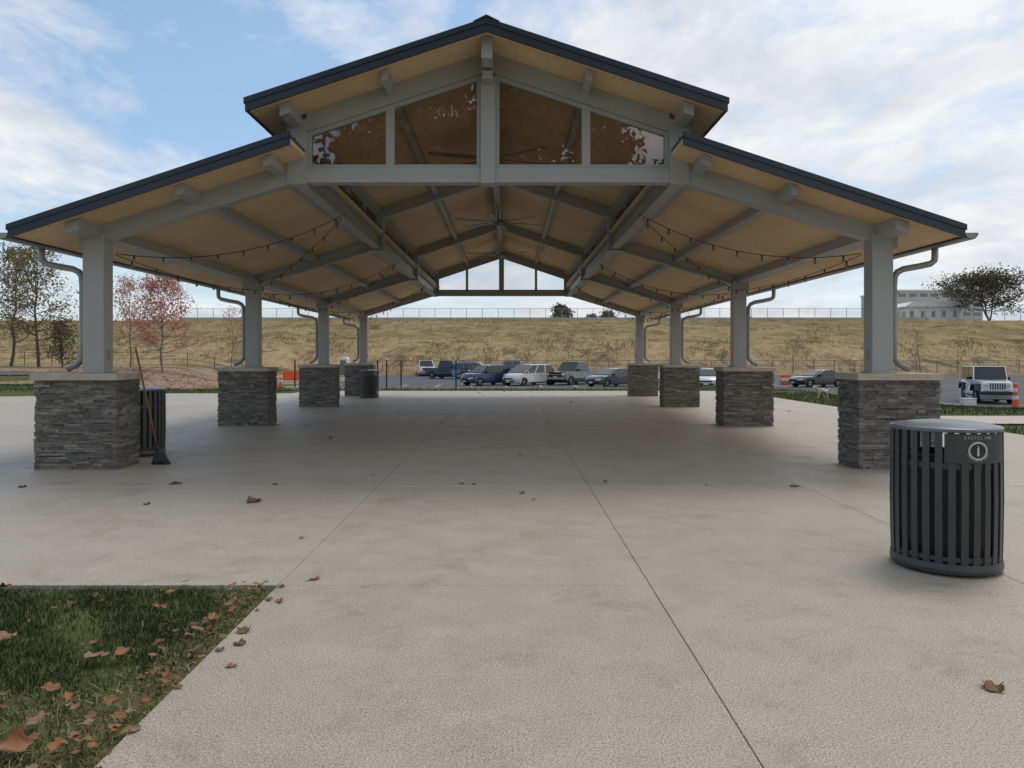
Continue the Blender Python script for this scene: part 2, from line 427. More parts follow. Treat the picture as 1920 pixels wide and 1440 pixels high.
for fi,y in enumerate(FR):
    for s in(-1,1):
        pc=s*5.325
        p=stone_pier(pc,y).obj("stone_pier",M_stone,pav)
        MB().box(pc-.56,pc+.56,y-.345,y+.345,1.152,1.24).obj("pier_cap",M_cap,p,bevel=.008)
        c=MB(); x=s*5.2
        c.box(x-.14,x+.14,y-.12,y+.12,1.24,3.09)
        c.box(x-.17,x+.17,y-.15,y+.15,1.2405,1.262)
        co=c.obj("column",M_steel,pav,bevel=.008)
        if fi in(0,3): MB().box(x-s*.14-(.02 if s>0 else 0),x-s*.14+(.02 if s<0 else 0),y-.03,y+.03,1.42,1.54).obj("outlet_box",M_galv,co)
        tp=[(5.97,2.96),(5.97,2.80),(5.96,2.74),(5.91,2.70),(5.75,2.665),(5.55,2.63),(5.47,2.59),(5.43,2.53),(5.42,2.40),(5.42,1.50),(5.43,1.42),(5.50,1.35),(5.62,1.29)]
        yy=y+.03
        MB().tube([(s*a,yy,b) for a,b in tp],.042,12).obj("downspout",M_galv,pav,smooth=True)
        MB().box(*sorted((s*5.34,s*5.47)),yy-.05,yy+.05,2.3,2.325).obj("pipe_strap",M_galv,pav)
        a,b=5.42,2.60; D=.27
        ww=.075
        mbR=MB(); 
        mbR.prism([(s*a,lo(a)-TH-D*.62),(s*b,lo(b)-TH-D),(s*b,lo(b)-TH-.002),(s*a,lo(a)-TH-.002)],y-.015+.001,y+.015)
        mbR.prism([(s*a,lo(a)-TH-.028),(s*b,lo(b)-TH-.028),(s*b,lo(b)-TH-.003),(s*a,lo(a)-TH-.003)],y-ww,y+ww)
        mbR.prism([(s*a,lo(a)-TH-D*.62-.025),(s*b,lo(b)-TH-D-.025),(s*b,lo(b)-TH-D),(s*a,lo(a)-TH-D*.62)],y-ww,y+ww)
        if fi==0 or fi==3:
            mbR=MB().prism([(s*a,lo(a)-TH-D*.75),(s*b,lo(b)-TH-D-.02),(s*b,lo(b)-TH-.002),(s*a,lo(a)-TH-.002)],y-.08,y+.08)
        mbR.obj("rafter",M_steel,pav)
        pz=3.74
        MB().box(*sorted((s*2.40,s*2.66)),y-.10,y+.10,pz,up(2.66)-TH-.002).obj("upper_post",M_steel,pav,bevel=.006)
        if fi in(1,2):
            MB().box(*sorted((s*2.36,s*2.70)),y-.13,y+.13,3.715,3.738).obj("bracket_plate",M_steel,pav)
        a,b=2.40,.0; D=.25 
        hw=.08 if fi in(0,3) else .06
        MB().prism([(s*a,up(a)-TH-D),(s*b,up(b)-TH-D),(s*b,up(b)-TH-.003),(s*a,up(a)-TH-.003)],y-hw,y+hw).obj("rafter",M_steel,pav)
E0,E1=-9.72,9.76
def purlin(fn,r,w,h,nm="purlin"):
    s=1 if r>=0 else -1; a,b=r-w/2,r+w/2
    if r==0:
        pts=[(a,AP-TH-.05-h),(b,AP-TH-.05-h),(b,fn(b)-TH-.004),(0,AP-TH-.004),(a,fn(a)-TH-.004)]
    else: 
        pts=[(a,fn(a)-TH-h),(b,fn(b)-TH-h),(b,fn(b)-TH-.004),(a,fn(a)-TH-.004)]
    MB().prism(pts,E0,E1).obj(nm,M_steel,pav,bevel=.004)
purlin(up,0,.14,.24,"ridge_beam")
for s in(-1,1):
    purlin(up,s*1.28,.09,.13); purlin(up,s*2.53,.13,.15)
    purlin(lo,s*3.85,.10,.13); purlin(lo,s*5.2,.17,.14); purlin(lo,s*2.75,.11,.13)
    gm=MB()
    gm.box(*sorted((s*2.44,s*2.62)),FR[0]+.10,FR[3]-.10,3.76,3.785)
    gm.box(*sorted((s*2.515,s*2.545)),FR[0]+.10,FR[3]-.10,3.785,4.04)
    gm.box(*sorted((s*2.44,s*2.62)),FR[0]+.10,FR[3]-.10,4.04,4.065)
    gm.box(*sorted((s*2.50,s*2.56)),FR[0]+.10,FR[3]-.10,4.065,4.18)
    gm.obj("girder",M_steel,pav)
    for k in range(3):
        wy0,wy1=FR[k]+.10,FR[k+1]-.10
        w=MB().box(*sorted((s*2.525,s*2.535)),wy0,wy1,4.18,4.475).obj("clerestory_window",M_glass2,pav)
        fm=MB(); fm.box(*sorted((s*2.50,s*2.56)),wy0,wy1,4.181,4.215); fm.box(*sorted((s*2.50,s*2.56)),wy0,wy1,4.45,4.485)
        for q in range(5):
            yq=wy0+(wy1-wy0)*q/4; fm.box(*sorted((s*2.50,s*2.56)),max(wy0,yq-.025),min(wy1,yq+.025),4.215,4.45)
        fm.obj("window_frame",M_steel,w)
for y,sg in((FR[0],-1),(FR[3],1)):
    MB().box(-2.40,2.40,y-.09,y+.09,3.76,3.95).obj("tie_beam",M_steel,pav,bevel=.006)
    if sg<0: MB().box(-.095,.095,y-.12,y+.12,3.745,5.15).obj("king_post",M_steel,pav,bevel=.006)
    else: MB().box(-.05,.05,y-.05,y+.05,3.952,5.15).obj("king_post",M_steel,pav,bevel=.004)
    if sg<0: MB().box(-.07,.07,y+sg*.2-.09,y+sg*.2+.07,5.06,5.165).obj("bracket_plate",M_steel,pav)
    kx=.095 if sg<0 else .05
    spans=[(-2.40,-1.30),(-1.30,-kx),(kx,1.30),(1.30,2.40)]
    for a,b in spans:
        zb=3.952; f=.055 if sg<0 else .045; tp=lambda r:up(r)-TH-.253
        q=[(a,zb),(b,zb),(b,tp(b)),(a,tp(a))]
        ia,ib=a+f,b-f; qi=[(ia,zb+f),(ib,zb+f),(ib,tp(ib)-f),(ia,tp(ia)-f)]
        w=MB().prism(qi,y-.006,y+.006).obj("window",M_glass if sg<0 else M_glass2,pav)
        v=[(p[0],yy,p[1]) for yy in(y-.05,y+.05) for p in q+qi]
        F2=[]
        for k in range(4):
            k2=(k+1)%4
            F2+=[(k,k2,k2+4,k+4),(k+8,k+12,k2+12,k2+8),(k,k+8,k2+8,k2),(k+4,k2+4,k2+12,k+12)]
        MB().add(v,F2).obj("window_frame",M_steel,w)
# ---------------------------------------------------------------- ceiling fans
for y in(13.0,19.06,25.1):
    e=empty("ceiling_fan",(XC,y,4.90),"grey six-blade ceiling fan hanging from the pavilion ridge","ceiling fan","fans under the pavilion ridge")
    MB().tube([(0,0,.03),(0,0,.27)],.025,10).obj("downrod",M_fanm,e)
    MB().lathe([(0,-.09),(.09,-.08),(.14,-.03),(.14,.03),(.08,.07),(0,.08)],20).obj("motor_hub",M_fanm,e,smooth=True)
    for k in range(6):
        a=k*math.pi/3+.35; M=Matrix.Rotation(a,4,'Z')@Matrix.Rotation(R(9),4,'X')
        MB().box(.12,1.15,-.06,.06,-.008,.006,0,M).obj("fan_blade",M_fanm,e)
# ---------------------------------------------------------------- string lights
bm_=MB(); bm_.lathe([(0,0),(.012,0),(.014,-.042),(.0,-.042)],8,0); bm_.lathe([(.009,-.04),(.021,-.062),(.023,-.078),(.013,-.095),(0,-.1)],8,1)
bulb_me=None
def string(A,B,sag,n):
    global bulb_me
    A=Vector(A);B=Vector(B)
    e=empty("string_light",A,"black string light cable with hanging bulbs under the pavilion roof","string lights","strings of lights under the roof")
    P=[]
    for i in range(25):
        t=i/24; p=(B-A)*t; p.z-=4*sag*t*(1-t); P.append(p)
    MB().tube(P,.006,5).obj("cable",M_cable,e)
    for i in range(n):
        t=(i+.6)/n; p=(B-A)*t; p.z-=4*sag*t*(1-t)
        if bulb_me is None:
            o=bm_.obj("bulb",[M_cable,M_bulb],None,center=False,smooth=True); bulb_me=o.data; o.parent=e; o.location=p
        else:
            o=bpy.data.objects.new("bulb",bulb_me); col.objects.link(o); o.parent=e; o.location=p
FW=[YC+f for f in FR]
for k in range(3):
    for s in(-1,1):
        cx=XC+s*5.03; gx=XC+s*2.42
        string((cx,FW[k]+.13,2.85-.02*k),(gx,FW[k]+2.3,3.80),.29,9)
        string((gx,FW[k]+2.35,3.80),(cx,FW[k+1]-.13,2.92),.11,8)
        string((cx,FW[k]+.13,2.83),(cx,FW[k+1]-.13,2.87),.10,8)

# ---------------------------------------------------------------- litter bins
def text_mesh(ch,size):
    cu=bpy.data.curves.new("t",'FONT'); cu.body=ch; cu.size=size; cu.align_x='CENTER'; cu.extrude=.0012; cu.offset=.0002
    o=bpy.data.objects.new("t",cu); col.objects.link(o)
    dg=bpy.context.evaluated_depsgraph_get(); dg.update()
    me=bpy.data.meshes.new_from_object(o.evaluated_get(dg))
    v=[tuple(p.co) for p in me.vertices]; f=[tuple(q.vertices) for q in me.polygons]
    bpy.data.objects.remove(o); bpy.data.curves.remove(cu); bpy.data.meshes.remove(me); return v,f
def bin_(loc,rot,recycle,label):
    e=empty("litter_bin",loc,label,"litter bin","slatted metal bins around the pavilion")
    r=.342; b=MB(); n=28
    pa0,pa1=R(-33),R(33)
    for k in range(n):
        a=2*math.pi*k/n; da=(a+math.pi)%(2*math.pi)-math.pi
        ztop=.952
        if recycle and abs(da)<R(36): ztop=.755
        M=Matrix.Rotation(a,4,'Z'); zs=[(.07,r-.006),(.20,r-.001),(.5,r+.003),(ztop,r)]
        v=[];
        for z,rr in zs: v+= [tuple(M@Vector(p)) for p in((-.022,-rr,z),(.022,-rr,z),(.022,-rr+.008,z),(-.022,-rr+.008,z))]
        f=[(3,2,1,0),(12,13,14,15)]
        for q in range(3):
            for w in range(4): f.append((q*4+w,q*4+(w+1)%4,q*4+4+(w+1)%4,q*4+4+w))
        b.add(v,f)
    for z0,z1 in((.10,.13),(.71,.75)):
        b.lathe([(r-.012,z0),(r-.012,z1),(r-.02,z1),(r-.02,z0),(r-.012,z0)],48)
    b.obj("slatted_body",M_can,e)
    MB().lathe([(r-.02,.02),(r+.0,.02),(r+.006,.045),(r+.0,.085),(r-.02,.085),(r-.02,.02)],56).obj("base_ring",M_can,e,smooth=False)
    fe=MB()
    for k in range(4):
        a=k*math.pi/2+.6; fe.lathe([(0,0),(.035,0),(.035,.025),(0,.025)],12,0,(.27*math.cos(a),.27*math.sin(a),0))
    fe.lathe([(0,.025),(.31,.025),(.31,.04),(0,.04)],32); fe.obj("foot",M_black,e)
    MB().lathe([(.001,1.014),(.08,1.013),(.16,1.008),(.24,.999),(.31,.986),(.335,.981),(.344,.977),(.348,.970),(.348,.957),(.345,.953),(.335,.952),(.33,.96)],64).obj("lid",M_lid,e,smooth=True)
    ln=MB().lathe([(0,.1),(.25,.1),(.265,.78),(.275,.78),(.275,.795),(.25,.795),(.24,.12),(0,.12)],40); ln.obj("liner",M_black,e,smooth=False)
    if recycle:
        p=MB().lathe([(r-.002,.755),(r+.007,.755),(r+.007,.948),(r-.002,.948),(r-.002,.755)],20,0,(0,0,0),R(-90)+pa0,R(-90)+pa1).obj("sign_panel",M_can,e)
        h=MB(); rr=r+.010; nn=32
        def wrap(u,z,q): 
            a=-math.pi/2+u/r; return (q*math.cos(a),q*math.sin(a),z)
        cz=.838
        ring=[];hole=[]
        for k in range(nn):
            t=2*math.pi*k/nn; ring.append(wrap(.063*math.cos(t),cz+.061*math.sin(t),rr)); hole.append(wrap(.051*math.cos(t),cz+.049*math.sin(t),rr+.001))
        h.add(ring+hole,[(k,(k+1)%nn,(k+1)%nn+nn,k+nn) for k in range(nn)],0); h.obj("opening_rim",M_seal,p)
        hm=MB().add(hole,[tuple(range(nn))],0); hm.obj("opening",M_black,p)
        def put(lt,ch,size,u,z,rotz):
            v,f=text_mesh(ch,size)
            cc=math.cos(rotz);sn=math.sin(rotz)
            vv=[wrap(u+x*cc-y*sn,z+x*sn+y*cc,rr+.0015+w*.5) for x,y,w in v]; lt.add(vv,f)
        lt=MB()
        for i,ch in enumerate("RECYCLING"): put(lt,ch,.026,(i-4)*.020,.915,0)
        lt.obj("lettering",M_white,p)
        lt=MB()
        for i,ch in enumerate("BOTTLES & CANS"):
            if ch==' ': continue
            a=-math.pi/2+(i-6.5)*.165; put(lt,ch,.016,.079*math.cos(a),cz+.008+.080*math.sin(a),a+math.pi/2)
        lt.obj("lettering",M_white,p)
        q=MB()
        for u0,u1,z0,z1 in((-.010,.004,-.032,.018),(-.006,.0,.018,.036)):
            q.add([wrap(u0,cz+z0,rr+.003),wrap(u1,cz+z0,rr+.003),wrap(u1,cz+z1,rr+.003),wrap(u0,cz+z1,rr+.003)],[(0,1,2,3)])
        q.obj("bottle_symbol",M_seal,p)
    e.rotation_euler=(0,0,rot)
    return e
bin_((3.05,5.22,0),R(2),True,"dark grey slatted recycling bin with round lid on concrete")
bin_((-5.50,11.15,0),R(10),False,"dark slatted litter bin tucked behind a stone pier")
bin_((-5.03,26.9,0),R(10),False,"dark slatted litter bin beside a far stone pier")

# broom
br=empty("broom",(-4.76,10.12,0),"lobby broom with brown handle leaning against a stone pier","broom")
MB().tube([(0,0,.20),(-.30,.0,1.58)],.013,10).obj("handle",M_handle,br,smooth=True)
MB().tube([(-.002,0,.17),(-.025,0,.30)],.018,10).obj("socket",M_black,br,smooth=True)
mb=MB()
for i in range(260):
    u=random.uniform(-1,1);w=random.uniform(-1,1)
    a=Vector((u*.04+.02,w*.02,.15)); b=Vector((u*.12+.05,w*.03,random.uniform(0,.015))); d=Vector((random.uniform(-.006,.006),.003,0))
    mb.add([a-d,a+d,b+d*1.3,b-d*1.3],[(0,1,2,3)])
mb.add([(-.03,-.02,.18),(.06,-.02,.18),(.15,-.03,.04),(-.06,-.03,.04),(-.03,.02,.18),(.06,.02,.18),(.15,.03,.04),(-.06,.03,.04)],[(0,1,2,3),(7,6,5,4),(0,4,5,1),(1,5,6,2),(2,6,7,3),(3,7,4,0)])
mb.obj("bristles",M_black,br)

# ---------------------------------------------------------------- fallen leaves
M_leafs=[mat("dry_leaf_brown",(.19,.095,.045),(.10,.05,.024),30,.8),mat("dry_leaf_orange",(.31,.14,.06),(.18,.08,.034),30,.8),mat("dry_leaf_tan",(.30,.18,.095),(.18,.105,.055),30,.8)]
leafme=[]
for k in range(12):
    rr=random.Random(k); pts=[]; lob=rr.choice([3,5,5]); n=30
    curl=rr.uniform(.2,1.1); c2=rr.uniform(-.5,.9)
    ph=rr.random()*6; asp=rr.uniform(.5,.85)
    for i in range(n):
        t=2*math.pi*i/n; q=.5*(.74+.26*abs(math.cos(lob*t/2+ph))**.8)*(1+.12*rr.uniform(-1,1)); pts.append((q*math.cos(t),q*math.sin(t)*asp))
    v=[];f=[]
    for ring,s in enumerate((0.001,.35,.7,1.)):
        for (x,y) in pts:
            x*=s;y*=s; z=curl*y*y*2.2+c2*x*x+.05*math.sin(9*x+ph)*s+.05*math.sin(13*y+ph*2)*s
            v.append((x,y,z))
    for a in(0,1,2):
        for i in range(n): f.append((a*n+i,a*n+(i+1)%n,(a+1)*n+(i+1)%n,(a+1)*n+i))
    m0=len(v); v+=[(.45,-.008,.02),(.45,.008,.02),(.75,.004,.06),(.75,-.004,.06)]; f.append((m0,m0+1,m0+2,m0+3))
    me=bpy.data.meshes.new("leaf"); zmin=min(p[2] for p in v); me.from_pydata([(x,y,z-zmin) for x,y,z in v],[],f)
    me.materials.append(M_leafs[k%3])
    leafme.append(me)
def leaf(x,y,s,z=.003,tilt=0):
    o=bpy.data.objects.new("fallen_leaf",random.choice(leafme)); col.objects.link(o)
    o.location=(x,y,z); o.scale=(s,s,s*.8); o.rotation_euler=(random.uniform(-tilt,tilt),random.uniform(-tilt,tilt),random.uniform(0,6.28))
    return o
pl=[(-3.80,8.53,.16),(-2.55,7.49,.19),(-3.57,7.36,.08),(-1.66,5.99,.07),(-1.27,4.87,.09),(-1.36,4.43,.08),(.14,7.93,.09),(.25,7.6,.05),(1.12,8.68,.07),(2.24,8.46,.07),(3.21,8.39,.13),(-2.66,8.49,.07),(.17,11.1,.08),(-4.3,15.9,.12),(2.12,3.27,.12),(-5.42,8.32,.1),(-.54,8.57,.08),(-.4,8.5,.06),(-1.36,3.77,.07),(-1.40,3.95,.1),(-3.2,13.4,.1),(-1.67,9.2,.07),(-1.30,3.5,.06),(7.5,20,.13),(8.6,11,.12),(-3,20,.1),(2,24,.12),(-7,14,.12),(-8.5,18,.12),(-1.2,30.5,.14),(.6,31,.12),(1.6,31.2,.12),(-2.4,31,.12),(-.2,31.5,.12),(3,30.8,.12)]
for x,y,s in pl: 
    tag(leaf(x,y,s),"dry curled brown leaf fallen on the concrete","leaf","fallen leaves")
cnt=0
while cnt<200:
    x=random.uniform(-3.6,-1.42); y=random.uniform(2.3,4.75)
    dens=max(.8*math.exp(-((x+1.6)/.13)**2),.05+.2*(y<3.1),.12*math.exp(-((x+1.9)/.3)**2))
    if random.random()>dens: continue
    cnt+=1
    tag(leaf(x,y,random.uniform(.03,.075) if x>-1.8 else random.choice([random.uniform(.035,.07),random.uniform(.08,.13)]),random.uniform(.010,.028) if x<-1.5 else .004,.35 if x<-1.5 else .1),"dry orange brown leaf lying in the grass","leaf","fallen leaves in the grass")

# ---------------------------------------------------------------- grass
def blades(name,xr,yr,n,hr,wr,m,fn=None,clump=0,z0=0.,flat=.9):
    x=rng.uniform(*xr,n);y=rng.uniform(*yr,n)
    if fn is not None:
        k=fn(x,y)>rng.random(n); x=x[k];y=y[k]
    n=len(x); z=H(x,y)-.03+z0; h=rng.uniform(*hr,n); w=rng.uniform(*wr,n); a=rng.uniform(0,2*np.pi,n); b=rng.uniform(0,2*np.pi,n); ln=rng.uniform(.1,flat,n)*h
    dx=np.cos(a)*w/2;dy=np.sin(a)*w/2; lx=np.cos(b)*ln;ly=np.sin(b)*ln
    V=np.stack([np.stack([x-dx,y-dy,z],-1),np.stack([x+dx,y+dy,z],-1),np.stack([x+dx*.7+lx*.35,y+dy*.7+ly*.35,z+h*.6],-1),np.stack([x-dx*.7+lx*.35,y-dy*.7+ly*.35,z+h*.6],-1),np.stack([x+lx,y+ly,z+h],-1)],1).reshape(-1,3)
    i=np.arange(n)*5
    f=[q for k in i for q in((k,k+1,k+2,k+3),(k+3,k+2,k+4))]
    o=obj_from(name,V,f,m,center=False); tag(o,kind="stuff"); return o
M_grass=leafmat("grass_blade",[(.022,.045,.010),(.036,.068,.015),(.028,.054,.012),(.055,.085,.024),(.12,.11,.05)],.6,0,(.75,1.1))
M_dry=leafmat("dry_grass_blade",[(.40,.30,.16),(.25,.175,.09),(.46,.36,.20),(.33,.24,.125)],.8,0)
M_straw=leafmat("straw_blade",[(.34,.26,.15),(.22,.155,.08),(.44,.35,.21),(.30,.215,.12)],.8,0)
M_weed=leafmat("weed_blade",[(.16,.14,.06),(.28,.21,.10),(.20,.16,.07),(.13,.125,.05)],.8,0)
pat=lambda x,y:np.clip(.75+.45*np.sin(x*5+1)*np.sin(y*4.3)+.3*np.sin(x*11+y*9),.2,1)
straw=lambda x,y:((y<3.25)&(x>-2.75+.2*np.sin(y*9))&(np.sin(x*4.1+y*5)>-.6))
a=blades("grass",(-4.6,-1.52),(1.6,4.72),74000,(.022,.050),(.003,.006),M_grass,lambda x,y:np.where(x>-1.72,.45,1.)*pat(x,y)*np.where(straw(x,y),.35,1)); a["label"]="dark green lawn grass beside the path"
a=blades("dry_straw",(-4.6,-1.44),(1.6,4.72),44000,(.008,.028),(.002,.005),M_straw,lambda x,y:np.maximum(np.exp(-((x+1.58)/.15)**2),.03+.75*straw(x,y)),z0=.010,flat=4.0); a["label"]="dry straw along the lawn edge"
blades("grass",(9.7,18),(19,31),14000,(.04,.10),(.01,.02),M_grass)
blades("grass",(9.7,16),(10,16.2),6000,(.04,.09),(.01,.02),M_grass)
blades("grass",(-14,16),(32.4,40),16000,(.06,.2),(.015,.03),M_weed)
blades("grass",(-40,-9.5),(30.2,38),14000,(.05,.12),(.015,.03),M_grass)
patch=lambda x,y:np.clip(.35+.5*np.sin(x*.23+y*.4)*np.sin(x*.09+1)+.4*np.sin(x*.51-y*.3),.0,1)
blades("dry_grass",(-80,110),(93.5,112),15000,(.25,.7),(.05,.10),M_dry,patch)
blades("dry_grass",(-110,120),(104,141),9000,(.12,.4),(.06,.14),M_weed,patch)
def litter(name,xr,yr,n,s,m,fn):
    x=rng.uniform(*xr,n);y=rng.uniform(*yr,n);k=fn(x,y)>rng.random(n);x=x[k];y=y[k];n=len(x)
    z=H(x,y)+rng.uniform(-.01,.03,n); V=[]
    a=rng.uniform(0,6.28,n);sz=rng.uniform(.6,1.3,n)*s
    V=np.stack([np.stack([x+np.cos(a+q)*sz,y+np.sin(a+q)*sz,z+rng.uniform(-.3,.3,n)*s],-1) for q in(0,1.4,3.1,4.6)],1).reshape(-1,3)
    f=(np.arange(n)[:,None]*4+np.arange(4)).tolist()
    o=obj_from(name,V,f,m,center=False); tag(o,kind="stuff"); return o
M_redl=leafmat("red_leaf",[(.50,.16,.13),(.56,.25,.18),(.41,.15,.12),(.56,.31,.22),(.46,.22,.17)],.7,.35,(.85,1.15))
M_lit=leafmat("litter_leaf",[(.42,.17,.11),(.45,.24,.16),(.36,.17,.11),(.46,.28,.19)],.8,0,(.8,1.1))
litter("leaf_litter",(-34,-9),(36,58),8000,.08,M_lit,lambda x,y:np.exp(-((x+22)/8)**2-((y-48)/8)**2)+.08)

# ---------------------------------------------------------------- trees
def tree(name,loc,Ht,spread,seed,leafN,ls,lm,bark,h0=.2,nb=22,tw=.022,flat=1.,up_=.7,label="",cat="tree",group=None,lsp=.35,sub=5,stems=1,top=.75):
    rr=random.Random(seed); rg=np.random.default_rng(seed)
    x,y=loc[0],loc[1]; z=loc[2] if len(loc)>2 else float(H(x,y))-.05
    e=empty(name,(x,y,z),label,cat,group)
    mb=MB(); tips=[]
    for st in range(stems):
        lean=Vector((rr.uniform(-.1,.1),rr.uniform(-.1,.1),0))*(1 if stems==1 else 2.5)
        P=[Vector((0,0,0))]; n=8
        for i in range(1,n+1):
            P.append(Vector((lean.x*Ht*i/n+rr.uniform(-1,1)*.012*Ht,lean.y*Ht*i/n+rr.uniform(-1,1)*.012*Ht,Ht*.93*i/n)))
        mb.tube(P,Ht*tw,8,r2=Ht*tw*.12,cap=False)
        for b in range(nb):
            t=h0+(1-h0)*(b+rr.random())/nb*.98; 
            k=t*n; i=min(int(k),n-1); base=P[i].lerp(P[i+1],k-i)
            q=(t-h0)/(1-h0); L=spread*(1.0-top*q**1.4)*(0.55+.45*min(1,q*4+.3))*rr.uniform(.75,1.1)
            a=b*2.4+rr.uniform(-.5,.5); d=Vector((math.cos(a),math.sin(a),up_*rr.uniform(.6,1.3)*(.5+q)))*1.; d.normalize()
            def grow(p,d,L,r,lev):
                pts=[p]; m=4
                dd=Vector(d)
                for j in range(m):
                    dd=(dd+Vector((rr.uniform(-.22,.22),rr.uniform(-.22,.22),rr.uniform(-.1,.2)*flat))).normalized(); pts.append(pts[-1]+dd*L/m)
                mb.tube(pts,r,5 if lev<2 else 3,r2=r*.3,cap=False)
                if lev>=1:
                    for j in range(1,m+1): tips.append(pts[j])
                if lev<2:
                    for j in range(sub if lev==0 else 4):
                        s=rr.uniform(.3,1); kk=s*m; ii=min(int(kk),m-1); bp=pts[ii].lerp(pts[ii+1],kk-ii)
                        nd=(dd+Vector((rr.uniform(-.9,.9),rr.uniform(-.9,.9),rr.uniform(-.4,.7)*flat))).normalized()
                        grow(bp,nd,L*rr.uniform(.3,.5),r*.42,lev+1)
            grow(base,d,L,Ht*tw*.42*(1-.6*q),0)
    mb.obj("trunk",bark,e,smooth=True)
    if leafN:
        T=np.array([tuple(p) for p in tips]); 
        wgt=rg.random(len(T))**2+.03; wgt/=wgt.sum()
        c=T[rg.choice(len(T),leafN,p=wgt)]+rg.normal(0,lsp,(leafN,3))*np.array([1,1,.7])
        c[:,2]=np.maximum(c[:,2],Ht*h0*.6)
        u=rg.normal(size=(leafN,3));u/=np.linalg.norm(u,axis=1)[:,None]
        w=rg.normal(size=(leafN,3));w-=u*(u*w).sum(1)[:,None];w/=np.linalg.norm(w,axis=1)[:,None]
        s=(rg.uniform(.6,1.3,leafN)*ls)[:,None]
        V=np.stack([c-u*s,c-w*s*.6,c+u*s,c+w*s*.6],1).reshape(-1,3)
        f=(np.arange(leafN)[:,None]*4+np.arange(4)).tolist()
        obj_from("crown",V,f,lm,e)
    return e
M_ly=leafmat("autumn_green_leaf",[(.20,.17,.06),(.28,.21,.08),(.15,.14,.055),(.34,.24,.10),(.24,.16,.07)])
M_ced=leafmat("olive_brown_needles",[(.075,.075,.048),(.12,.108,.07),(.095,.09,.058),(.15,.13,.09)],.8,.15)
M_gr=leafmat("green_leaf",[(.09,.10,.045),(.12,.13,.055),(.16,.14,.07)])
M_brn=leafmat("brown_tree_leaf",[(.07,.045,.018),(.12,.075,.025),(.09,.055,.02),(.055,.045,.018)],.65,0)
M_scrub=leafmat("scrub_leaf",[(.22,.17,.09),(.16,.13,.07),(.28,.21,.12)],.7,0)
tree("maple_tree",(-36.5,58),9.6,3.3,3,3200,.10,M_ly,M_bark,.22,28,.013,label="tall thinning yellow green tree on the lawn",lsp=.42,sub=6)
tree("maple_tree",(-42,63),10.4,3.3,5,3000,.11,M_ly,M_bark,.2,26,.013,label="yellow green autumn tree with dark trunk on grass",lsp=.45,sub=6)
tree("maple_tree",(-23.2,50),6.6,2.5,8,4800,.075,M_redl,M_bark2,.2,28,.010,label="small red leaved maple shedding leaves on the lawn",lsp=.3,sub=6)
tree("maple_tree",(-29.4,58),7.2,2.1,11,2000,.08,M_redl,M_bark2,.2,24,.010,label="slender sparse tree with few red leaves",lsp=.3)
tree("bare_tree",(-21.5,58),6.0,1.7,12,600,.07,M_redl,M_bark2,.2,20,.009,label="thin nearly bare young tree near the fence",lsp=.3)
tree("bush",(-33.5,56),3.6,1.5,13,1700,.08,M_gr,M_bark,.05,22,.014,label="green brown bush beside the trees",cat="bush",lsp=.34,stems=3)
tree("bare_tree",(36.5,66),5.4,1.5,14,0,.1,M_gr,M_bark2,.25,20,.010,label="bare sapling beside the parking lot")
tree("bare_tree",(6.9,90),4.4,1.6,15,250,.08,M_scrub,M_bark2,.15,20,.010,label="small bare sapling behind parked cars")
tree("bare_tree",(-6,92),3.8,1.6,16,250,.08,M_scrub,M_bark2,.12,20,.010,label="small bare shrub tree behind parked cars")
tree("bare_tree",(-2.6,50.5),2.5,.8,26,150,.05,M_ly,M_bark2,.25,14,.010,label="tiny planted sapling by the lot kerb")
tree("spreading_tree",(96.5,150,8.2),8.9,9.4,21,8000,.22,M_ced,M_bark,.28,26,.020,flat=.25,up_=.42,label="large dark spreading evergreen on the embankment top",lsp=.75,stems=3,sub=6)
tree("round_tree",(10.3,152,7.9),3.6,2.4,22,2600,.22,M_gr,M_bark,.15,18,.02,label="small round green tree behind the embankment fence",lsp=.4)
tree("round_tree",(20.5,155,7.6),2.8,2.2,23,1700,.2,M_gr,M_bark,.1,16,.02,label="small green tree behind the embankment fence",lsp=.4)
tree("round_tree",(17.3,156,7.6),2.4,1.7,24,1200,.2,M_gr,M_bark,.1,16,.02,label="small green tree behind the embankment fence",lsp=.4)
for i,(x,y,s) in enumerate([(-14,94,1.7),(-9,99,2.2),(-3,97,2.2),(2,95,2.0),(5,98,2.4),(8,104,2.2),(10.5,99,2.6),(13,97,2.2),(17,101,2.2),(27,95,1.8),(38,100,2.4),(52,96,2.4),(59,98,2.6),(66,97,2.6),(72,103,2.6),(-24,101,2.4),(-37,104,2.4),(46,112,2.2),(-2,118,2.0)]):
    tree("bush",(x,y),s,s*1.0,40+i,220,.09,M_scrub,M_bark2,.05,12,.008,label="scrubby bare brown bush at the foot of the embankment",cat="bush",lsp=.4,group="scrub along the embankment",stems=2,sub=4)
# trees behind the viewer that mirror in the gable windows
tree("oak_tree",(-2.6,-11.5,0),20.5,3.5,31,21000,.20,M_brn,M_bark,.26,36,.014,label="tall brown leaved tree mirrored in the gable windows",lsp=.6,top=.35)
tree("oak_tree",(2.0,-13.5,0),17.5,4.3,33,21000,.20,M_brn,M_bark,.26,36,.014,label="broad autumn tree mirrored in the gable windows",lsp=.6,top=.55)

